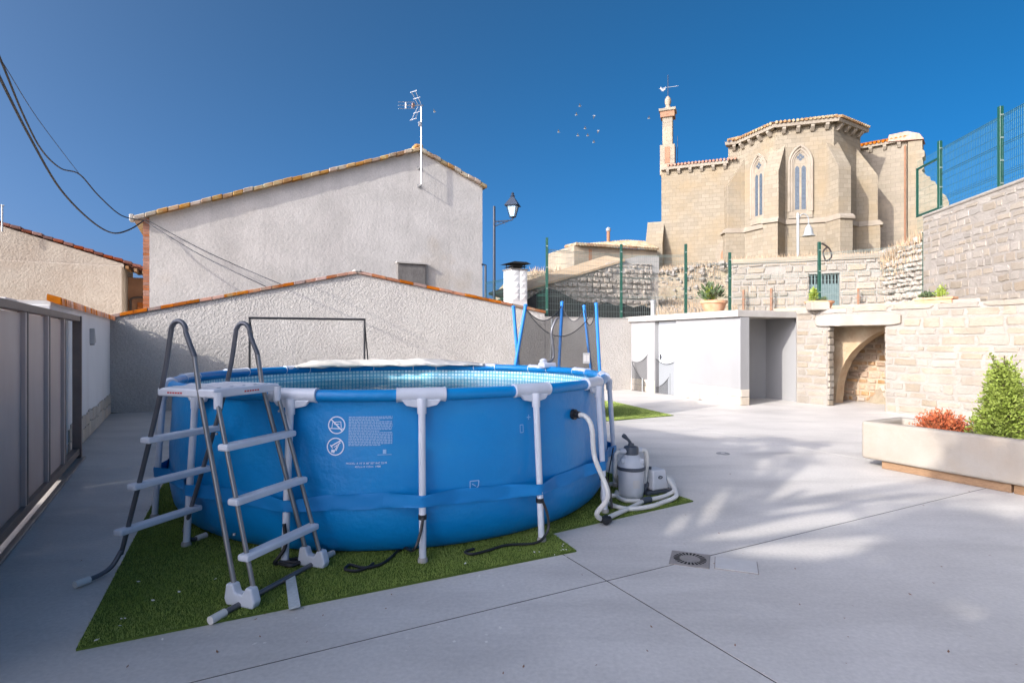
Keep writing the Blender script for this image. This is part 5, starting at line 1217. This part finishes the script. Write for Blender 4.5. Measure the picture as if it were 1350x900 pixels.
# hoses
def hose(pts, label, r=.021, nm='pool_hose'):
    c = curve(pts, 10); m = MB(); rr = [r * (1 + .06 * (i % 2)) for i in range(len(c))]
    o = m.tube(c, rr, 10).build(nm, M['hose'], smooth=60); tag(o, label, 'hose', 'ivory pool hoses'); return o
zg_ = .036
B_ = [G(x, y, zg_) for x, y in ((806, 680), (831, 669), (847, 661))]
ho = hose([pf + rd * .05, pf + rd * .13 - ZUP * .01, pf + rd * .19 - ZUP * .1, pf + rd * .22 - ZUP * .35, pf + rd * .3 + V * .05 - ZUP * .65, G(787, 676, .12), G(794, 684, .05), G(801, 683, zg_)] + B_, 'ivory hose dropping from the pool wall outlet to the ground')
cp = G(852, 659, .045); MB().tube([cp - V * .05, cp + V * .05], .032, 12).build('coupling', M['pumpdark'], ho)
g = G(799, 685, .045); MB().tube([g + V * .026 * math.cos(a) + (U * .3 + ZUP * .95) * .026 * math.sin(a) for a in [k * math.pi / 6 for k in range(12)]], .018, 8, closed=True).build('union_nut', M['black'], ho); MB().tube([g - V * .05 + ZUP * .01, g + V * .04], .03, 10).build('elbow', M['black'], ho)
hose([G(796, 640, .2), G(794, 655, .06), G(799, 661, zg_), G(811, 667, zg_), G(831, 670.5, zg_), G(858, 667, zg_), G(876, 661, zg_), G(890, 655, .055), G(891, 648, .08), Q + V * .2 + ZUP * .12 - U * .03, Q + V * .1 + ZUP * .12], 'ivory hose curving wide round the front of the filter pump')
h3 = hose([cp + V * .04, G(868, 656, .05), G(880, 652, .06), G(889, 644, .09), Q + V * .17 + ZUP * .16 + U * .06, Q + V * .08 + ZUP * .14 + U * .1], 'ivory hose from the dark coupling up to the motor')
hose([TP + Vector((-.12, -.02, .47)), TP + Vector((-.155, -.02, .45)), TP + Vector((-.16, 0, .38)), TP + Vector((-.15, .06, .2)), G(815, 636, .05) , G(805, 638, zg_), G(795, 645, zg_), G(798, 651, zg_), G(809, 653, zg_), G(816, 650, zg_)], 'ivory hose looping on the turf beside the filter tank')
hose([G(813, 648, zg_), G(814, 654, zg_), G(824, 659, zg_), G(837, 660, zg_), G(848, 659, zg_)], 'short ivory hose curling tight against the front of the filter tank')
hose([TP + Vector((.11, .04, .47)), TP + Vector((.155, .06, .46)), TP + Vector((.18, .08, .38)), TP + Vector((.17, .1, .2)), TP + Vector((.15, .1, .1))], 'short ivory hose arching from the valve head down the back of the tank', .024)
pcb = [G(797, 600, 0), G(802, 632, .02), G(812, 640, .02), G(822, 642, .02)]
pcb[0] = pp(LA[2] + .25, 2.3, .5)
tag(MB().tube(curve(pcb, 6), .006, 6).build('power_lead', M['cable']), 'thin dark power lead between pool leg and filter pump', 'cable')

# ---------------- football goal frame before the gable
g1 = At(329, 419, 10.9); g2 = At(480.5, 421, 11.8); t = thing('goal_frame', 'thin black tube goal frame standing before the roughcast gable', 'goal', Vector((g1.x, g1.y, 0)))
for p in (g1, g2):
    MB().tube([Vector((p.x, p.y, 0)), p], .022, 8).build('upright', M['black'], t)
    bq = U * .55 + V * .02; MB().tube([p, Vector((p.x, p.y, 0)) + U * .75 + V * .35], .014, 8).build('rear_stay', M['black'], t)
MB().tube([g1 - V * .02, g2 + V * .02], .022, 8).build('crossbar', M['black'], t)

# ---------------- trampoline with safety net
TC = Vector((.95, 11.8, 0)); t = thing('trampoline', 'trampoline with blue foam poles and sagging black safety net behind the pool', 'trampoline', TC)
RT = .8
tpx = [(677, 405, 683, 478, 11.2), (693, 403, 680, 478, 11.0), (741, 399, 737, 482, 12.4), (786, 401, 791, 495, 11.0), (770, 404, 779, 485, 12.2)]
tops_ = []
for k, (x0, y0, x1, y1, Y) in enumerate(tpx):
    a = At(x0, y0, Y); b = At(x1, y1, Y); dlt = (b - a); b2 = a + dlt * ((a.z - .0) / (a.z - b.z))
    bb = Vector((b2.x, b2.y, 0)); b3 = a + dlt * ((a.z - .65) / (a.z - b.z))
    MB().tube([b3, a], .033, 10).build('foam_pole', M['foamblue'], t, smooth=50)
    MB().lathe(a, [(.042, 0), (.04, .02), (.015, .035)], 10).build('pole_cap', M['foamblue'], t)
    MB().tube([bb, b3], .022, 8).build('leg', M['alu'], t); tops_.append((a, b3))
MB().lathe(TC + ZUP * .6, [(.62, 0.03), (RT, .04), (RT + .1, .03), (RT + .1, 0), (RT, -.02), (.62, 0)], 40, cap=False).build('spring_pad', M['foamblue'], t)
m = MB(); m.v = [tuple(TC + Vector((.64 * math.cos(k * math.pi / 20), .64 * math.sin(k * math.pi / 20), .61))) for k in range(40)]; m.f = [tuple(range(40))]; m.build('jumping_mat', M['black'], t)
order = [0, 2, 4, 3]
def netpanel(a, b, sag, parent, material, n=14):
    m = MB()
    for i in range(n + 1):
        f = i / n; tp_ = a[0].lerp(b[0], f) - ZUP * (sag * 4 * f * (1 - f) + .05); bt = a[1].lerp(b[1], f)
        for j in range(4): m.v.append(tuple(tp_.lerp(bt, j / 3)))
    for i in range(n):
        for j in range(3): k = i * 4 + j; m.f.append((k, k + 1, k + 5, k + 4))
    m.build('safety_net', material, parent, smooth=80)
    MB().tube([a[0].lerp(b[0], i / n) - ZUP * (sag * 4 * i / n * (1 - i / n) + .05) for i in range(n + 1)], .01, 5).build('net_hem', M['black'], parent)
netpanel(tops_[1], tops_[2], .28, t, M['net']); netpanel(tops_[2], tops_[4], .3, t, M['net']); netpanel(tops_[4], tops_[3], .35, t, M['net']); netpanel(tops_[1], tops_[3], .55, t, M['netthin'])
q = On(725, 430, At(725, 430, 12.6), Vector((1, 0, 0))); MB().tube([Vector((q.x, q.y, .6)), At(728, 420, 12.6)], .025, 6).build('bare_pole', M['lampgrey'], t)
q = At(773, 472, 10.9); MB().cbox(q, (.13, 0, 0), (0, .006, 0), (0, 0, .2)).build('label_card', M['white'], t)
for k in range(4): MB().cbox(q + Vector((-.04 + k * .028, -.006, 0)), (.012, 0, 0), (0, .002, 0), (0, 0, .12)).build('label_stripe', M['flapgrey'], t)
# low net enclosure before the shed
def gz(px, py, top): b = G(px, py); return (At(px, top, b.y), b)
np_ = [gz(857, 517, 461), gz(889.5, 521, 474), gz(884, 520, 492), gz(847, 516, 498), gz(833, 514.5, 474)]
t = thing('net_enclosure', 'low sagging black net on thin poles before the shed door', 'net', np_[0][1])
for (a, b) in np_[:4]: MB().tube([b, a], .022, 6).build('pole', M['lampgrey'], t)
netpanel(np_[4], np_[0], .15, t, M['netthin']); netpanel(np_[0], np_[1], .2, t, M['netthin']); netpanel(np_[3], np_[2], .3, t, M['netthin']); netpanel(np_[4], np_[3], .1, t, M['netthin'])

# ---------------- stone trough planter, beams, shrubs
T0 = G(1135, 603, .1); T0.z = .1; dt_ = -U; TL, TW, TH = 3.2, .84, .47
t = thing('stone_trough', 'long pale stone trough planter raised on timber beams', 'planter', T0)
oq = [T0, T0 + dt_ * TL, T0 + dt_ * TL + V * TW, T0 + V * TW]; iw = .13
iq = [T0 + dt_ * iw + V * iw, T0 + dt_ * (TL - iw) + V * iw, T0 + dt_ * (TL - iw) + V * (TW - iw), T0 + dt_ * iw + V * (TW - iw)]
m = MB(); m.v = [tuple(p) for p in oq] + [tuple(p + ZUP * TH) for p in oq] + [tuple(p + ZUP * TH) for p in iq] + [tuple(p + ZUP * .3) for p in iq]
m.f = [(0, 1, 2, 3), (0, 4, 5, 1), (1, 5, 6, 2), (2, 6, 7, 3), (3, 7, 4, 0), (4, 8, 9, 5), (5, 9, 10, 6), (6, 10, 11, 7), (7, 11, 8, 4), (8, 12, 13, 9), (9, 13, 14, 10), (10, 14, 15, 11), (11, 15, 12, 8), (12, 15, 14, 13)]
o = m.build('trough_body', M['trough'], t, bevel=.035, seg=3); bm = bmesh.new(); bm.from_mesh(o.data); bmesh.ops.recalc_face_normals(bm, faces=bm.faces); bm.to_mesh(o.data); bm.free()
MB().add([p + ZUP * (.36 + .02 * (i % 2)) for i, p in enumerate(iq)], [(0, 1, 2, 3)]).build('soil', M['earth'], t)
for k, (a, L_) in enumerate(((.22, 1.3), (1.54, 1.7))):
    o = MB().box(T0 + dt_ * a + V * .06 - ZUP * .098, dt_ * L_, V * .12, (0, 0, .1)).build('timber_beam', M['wood'], None, bevel=.006)
    tag(o, ('shorter', 'longer')[k] + ' timber beam lying under the front edge of the stone trough', 'beam', 'beams under the trough')
o = MB().box(T0 + dt_ * .22 + V * .6 - ZUP * .098, dt_ * 2.9, V * .12, (0, 0, .1)).build('timber_beam', M['wood'], None, bevel=.006); tag(o, 'timber beam under the wall side of the stone trough', 'beam', 'beams under the trough')
def foliage(name, pts, size, material, parent, seed, up=.3, asp=.35):
    rs = random.Random(seed); m = MB()
    for c, ax in pts:
        s = size * rs.uniform(.6, 1.3); d = (ax + Vector((rs.gauss(0, .5), rs.gauss(0, .5), rs.gauss(0, .4) + up))).normalized(); w = d.orthogonal().normalized(); w = (Matrix.Rotation(rs.uniform(0, 6.28), 3, d) @ w) * s * asp
        m.add([c, c + d * s * .5 + w, c + d * s, c + d * s * .5 - w], [(0, 1, 2, 3)])
    o = m.build(name, material, parent); return o
# conifer
cb_ = On(1324, 575, T0 + V * .42, U); cb_.z = .44
t = thing('conifer_shrub', 'bright green conical conifer with a thin bare tip in the stone trough', 'shrub', cb_)
tk = MB().tube([cb_, cb_ + ZUP * .5, cb_ + ZUP * .98], [.03, .018, .005], 8).build('trunk', M['bark'], t)
rs = random.Random(8); fp = []; tw = MB(); HT = .86
for k in range(330):
    h = rs.random() ** 1.15 * .93; rad = .30 * (1 - h) ** .7 * rs.uniform(.72, 1.08) + .015; a = rs.uniform(0, 6.283)
    out = Vector((math.cos(a), math.sin(a), 0)); root = cb_ + ZUP * (h * HT * .9); tip = cb_ + out * rad + ZUP * (h * HT + .07)
    tw.tube([root, root.lerp(tip, .55) - ZUP * .02, tip], [.006, .004, .002], 4)
    for j in range(50):
        f = .35 + .68 * rs.random(); c = root.lerp(tip, f) + Vector((rs.gauss(0, .024), rs.gauss(0, .024), rs.gauss(0, .03))); fp.append((c, out * .6))
for k in range(9):
    a = rs.uniform(0, 6.28); c = cb_ + ZUP * HT * .85; tip = c + Vector((math.cos(a) * .13, math.sin(a) * .13, rs.uniform(.12, .27))); tw.tube([c, tip], [.004, .0015], 4)
    for j in range(26): fp.append((c.lerp(tip, .3 + .7 * rs.random()) + Vector((rs.gauss(0, .01), rs.gauss(0, .01), 0)), Vector((0, 0, .5))))
tw.build('twigs', M['bark'], t); foliage('crown', fp, .036, M['leaf'], t, 4, up=.5, asp=.26)
# red shrub
cr_ = On(1243, 566, T0 + V * .42, U); cr_.z = .45
t = thing('red_shrub', 'small rusty red dwarf shrub in the stone trough', 'shrub', cr_)
rs = random.Random(18); fp = []; tw = MB()
for k in range(300):
    a = rs.uniform(0, 6.283); e = math.acos(rs.random() ** .6); rad = rs.uniform(.17, .31); d = Vector((math.cos(a) * math.sin(e) * 1.1, math.sin(a) * math.sin(e) * 1.1, math.cos(e)))
    tip = cr_ + d * rad; tw.tube([cr_ - ZUP * .06 + d * .02, tip], [.004, .0015], 4)
    for j in range(26): fp.append((cr_.lerp(tip, .45 + .6 * rs.random()) + Vector((rs.gauss(0, .012), rs.gauss(0, .012), rs.gauss(0, .012))), d))
tw.build('twigs', M['bark'], t); foliage('crown', fp, .026, M['redleaf'], t, 5, asp=.3)

# ---------------- drain, access cover, floor disc
dv2 = V2(G(936, 731) - G(887, 725)); du2 = Vector((-dv2.y, dv2.x, 0))
DG = (G(887, 725) + G(936, 731) + G(934, 751) + G(882, 743.5)) / 4; t = thing('floor_drain', 'square floor drain with a ring of slots in the concrete', 'drain', DG)
w = .275; MB().cbox(DG + ZUP * .003, dv2 * w, du2 * w, (0, 0, .006)).build('plate', M['grate'], t, bevel=.004)
for k in range(24):
    a = 2 * math.pi * k / 24; d = dv2 * math.cos(a) + du2 * math.sin(a); e = -dv2 * math.sin(a) + du2 * math.cos(a)
    MB().add([DG + d * .072 - e * .006 + ZUP * .0075, DG + d * .072 + e * .006 + ZUP * .0075, DG + d * .115 + e * .009 + ZUP * .0075, DG + d * .115 - e * .009 + ZUP * .0075], [(0, 1, 2, 3)]).build('slot', M['void'], t)
DC = (G(942.8, 732) + G(999, 738.8) + G(1000.8, 760) + G(940.6, 750.8)) / 4
t = thing('access_cover', 'flush rectangular concrete-filled access cover beside the floor drain', 'cover', DC)
cw, chh = .29, .235
MB().cbox(DC + ZUP * .002, dv2 * cw, du2 * chh, (0, 0, .004)).build('frame', M['grate'], t)
MB().cbox(DC + ZUP * .0035, dv2 * (cw - .014), du2 * (chh - .014), (0, 0, .006)).build('filled_lid', M['flapgrey'], t)
p = G(953, 598); t = thing('floor_disc', 'small round white plastic cap set in the concrete floor', 'cap', p)
MB().lathe(p, [(.09, .0), (.09, .008), (.07, .014)], 20).build('rim', M['white'], t); MB().lathe(p, [(.03, .0145), (.02, .017)], 10).build('screw', M['flapgrey'], t)

# ---------------- pots on the terrace edge
def pot(px, py, Y, z, r, h, label, plants, seed, name='flower_pot'):
    c = At(px, py, Y); c.z = z; t = thing(name, label, 'flower pot', c)
    MB().lathe(c, [(r * .62, 0), (r * .85, h * .5), (r * .95, h * .78), (r * 1.04, h * .8), (r * 1.04, h), (r * .9, h), (r * .85, h * .85)], 24).build('bowl', M['pot'], t, smooth=40)
    rs = random.Random(seed)
    for (dx, n, sz, hh, sp_, mt) in plants:
        fp = []
        for k in range(n):
            d = Vector((rs.gauss(0, 1), rs.gauss(0, 1), abs(rs.gauss(0, 1)) + .4)).normalized(); q = c + Vector((dx, 0, h * .9)) + Vector((d.x * sp_, d.y * sp_, d.z * hh)) * rs.random() ** .5
            fp.append((q, d))
        foliage('plant', fp, sz, mt, t, seed + n, up=.6, asp=.16)
pot(941, 408, 16.4, 2.33, .36, .36, 'wide terracotta bowl with spiky green and lime plants above the shed', ((-.05, 230, .17, .5, .4, M['greyleaf']), (-.12, 120, .16, .35, .14, M['limeleaf']), (-.02, 30, .08, .2, .12, M['redleaf'])), 41)
pot(1080, 403, 14.6, 2.30, .33, .26, 'terracotta bowl with a small lime conifer on a stone block above the wall', ((-.14, 240, .09, .34, .09, M['limeleaf']), (.08, 80, .08, .12, .15, M['greyleaf'])), 42)
p = At(1081, 405, 13.9); o = MB().box(Vector((p.x - .2, p.y, 2.3)), (.4, -.1, 0), (0, .3, 0), (0, 0, .2)).build('stone_block', M['trough'], bevel=.03); tag(o, 'small pale stone block on the garden wall before a terracotta bowl', 'stone block')
p = At(1234, 395, 12.35); c = Vector((p.x, p.y + .1, 2.33)); t = thing('window_box', 'long terracotta box with small plants on the garden wall', 'planter box', c)
bd_ = -U
MB().box(c - bd_ * .36, bd_ * .72, V * .2, (0, 0, .17)).build('box', M['pot'], t, bevel=.012)
MB().box(c - bd_ * .39 - V * .02 + ZUP * .12, bd_ * .78, V * .24, (0, 0, .05)).build('box_rim', M['pot'], t, bevel=.01)
fp = [(c + V * .1 + bd_ * .12 + Vector((rs.gauss(0, .04), rs.gauss(0, .04), .17 + abs(rs.gauss(0, .1)))), Vector((0, 0, 1))) for k in range(200)]; foliage('plant', fp, .07, M['limeleaf'], t, 50, asp=.2)
fp = [(c + V * .1 - bd_ * .14 + Vector((rs.gauss(0, .08), rs.gauss(0, .06), .17 + abs(rs.gauss(0, .05)))), Vector((0, 0, 1))) for k in range(160)]; o = foliage('plant', fp, .07, M['greyleaf'], t, 51, asp=.3); o['kind'] = 'stuff'
p = At(1259, 396, 12.1); o = MB().box(Vector((p.x - .1, p.y - .05, 2.33)), -U * .5, V * .25, (0, 0, .1)).build('stone_block', M['trough'], bevel=.02); tag(o, 'flat pale stone block on the garden wall beside the long terracotta box', 'stone block')

# ---------------- gulls and pigeons over the church
def bird(px, py, Y, s, m_, sgn, label):
    c = At(px, py, Y); t = thing('bird', label, 'bird', c, 'birds in the sky')
    MB().tube([c + Vector((-.22 * s, 0, 0)), c + Vector((-.08 * s, 0, .01)), c + Vector((.1 * s, 0, .02)), c + Vector((.2 * s, 0, .03))], [.01 * s, .06 * s, .06 * s, .015 * s], 6).build('body', m_, t, smooth=60)
    for k in (-1, 1): MB().add([c + Vector((-.08 * s, 0, .02)), c + Vector((.1 * s, 0, .02)), c + Vector((.04 * s, k * .22 * s, .12 * s * sgn)), c + Vector((-.1 * s, k * .45 * s, .26 * s * sgn)), c + Vector((-.12 * s, k * .2 * s, .1 * s * sgn))], [(0, 1, 2, 4), (4, 2, 3)]).build('wing', m_, t)
for px, py, wh, sg in ((764.5, 140.5, 1, 1), (771.5, 170, 1, 1), (789, 172.5, 1, -1), (775, 179.5, 1, 1), (760, 152, 0, 1), (783.5, 153, 0, -1), (762, 179.5, 0, 1), (783, 188, 0, 1), (736.5, 174.5, 0, 1), (855.5, 156.5, 0, 1), (573, 148, 0, 1)):
    bird(px, py, 60, .75, M['white'] if wh else M['lampgrey'], sg, 'tiny white bird flying beyond the rendered house' if wh else 'tiny dark grey bird flying in the clear sky')

# ================================================================== what stands behind the camera and shades the yard
def PQ(p, q, z=0): return Vector((TX * p - TY * q, TY * p + TX * q, z))
t = thing('neighbour_house', 'two-storey house beyond the gate that shades the yard', 'house', PQ(-11, 2))
k_ = 1 / math.tan(SUN_EL)
H1 = (8.6 + 9.5) / k_; H2 = (4.15 + 9.5) / k_
MB().hexa([PQ(-13, 4.5), PQ(-9.5, 4.5), PQ(-9.5, 7.25), PQ(-13, 7.25)] + [p + ZUP * H1 for p in (PQ(-13, 4.5), PQ(-9.5, 4.5), PQ(-9.5, 7.25), PQ(-13, 7.25))]).build('tall_wing', M['white_dirty'], t)
MB().hexa([PQ(-13, -.6), PQ(-9.5, -.6), PQ(-9.5, 4.495), PQ(-13, 4.495)] + [p + ZUP * H2 for p in (PQ(-13, -.6), PQ(-9.5, -.6), PQ(-9.5, 4.495), PQ(-13, 4.495))]).build('low_wing', M['white_dirty'], t)
for k in range(5):
    for z in (1.0, 3.8):
        f = MB().box(PQ(-9.498, k * 1.0 - .3) + ZUP * z, PQ(.04, 0), PQ(0, .6), (0, 0, 1.2)).build('window', M['brown'], t); MB().box(PQ(-9.45, k * 1.0 - .22) + ZUP * (z + .08), PQ(.02, 0), PQ(0, .44), (0, 0, 1.04)).build('pane', M['leaded'], f)
tb = PQ(-6.6, 2.6); t = thing('shade_tree', 'broad leafy tree by the gate casting dappled shade over the yard', 'tree', tb)
MB().tube([tb, tb + ZUP * 2, tb + Vector((.1, .1, 4)), tb + Vector((.1, 0, 6))], [.2, .16, .11, .04], 10).build('trunk', M['bark'], t, smooth=60)
rs = random.Random(21); m = MB(); lm = MB(); te = math.tan(SUN_EL)
def clumps(n, p0, p1, q0, q1, leaves, sig, extra=lambda q: 0):
    for k in range(n):                                # each clump sits where its shadow falls at (pg, qg) on the yard
        qg = rs.uniform(q0, q1); pg = rs.uniform(p0, p1 + extra(qg)); pc = -6.6 + rs.uniform(-1.1, 1.1)
        c = PQ(pc, qg) + ZUP * ((pg - pc) * te)
        st = tb + ZUP * min(5.6, max(2.2, c.z - 1.6)); m.tube([st, st.lerp(c, .6) + ZUP * .15, c], [.045, .028, .01], 5)
        for j in range(leaves):
            lc_ = c + Vector((rs.gauss(0, sig), rs.gauss(0, sig), rs.gauss(0, sig * .7))); a = Vector((rs.gauss(0, 1), rs.gauss(0, 1), rs.gauss(0, 1))).normalized(); b = a.orthogonal().normalized(); z_ = rs.uniform(.05, .085)
            lm.add([lc_ - a * z_, lc_ + b * z_ * .6, lc_ + a * z_, lc_ - b * z_ * .6], [(0, 1, 2, 3)])
clumps(22, 4.2, 6.2, 3.35, 4.8, 300, .19, lambda q: (q - 3) * 1.2)
clumps(27, 4.0, 6.5, -1.6, 1.5, 300, .16)
clumps(12, 6.4, 9.3, 3.0, 4.8, 80, .12)
clumps(9, 6.8, 9.0, .2, 1.6, 110, .15)
m.build('limbs', M['bark'], t); lm.build('crown', M['treeleaf'], t)
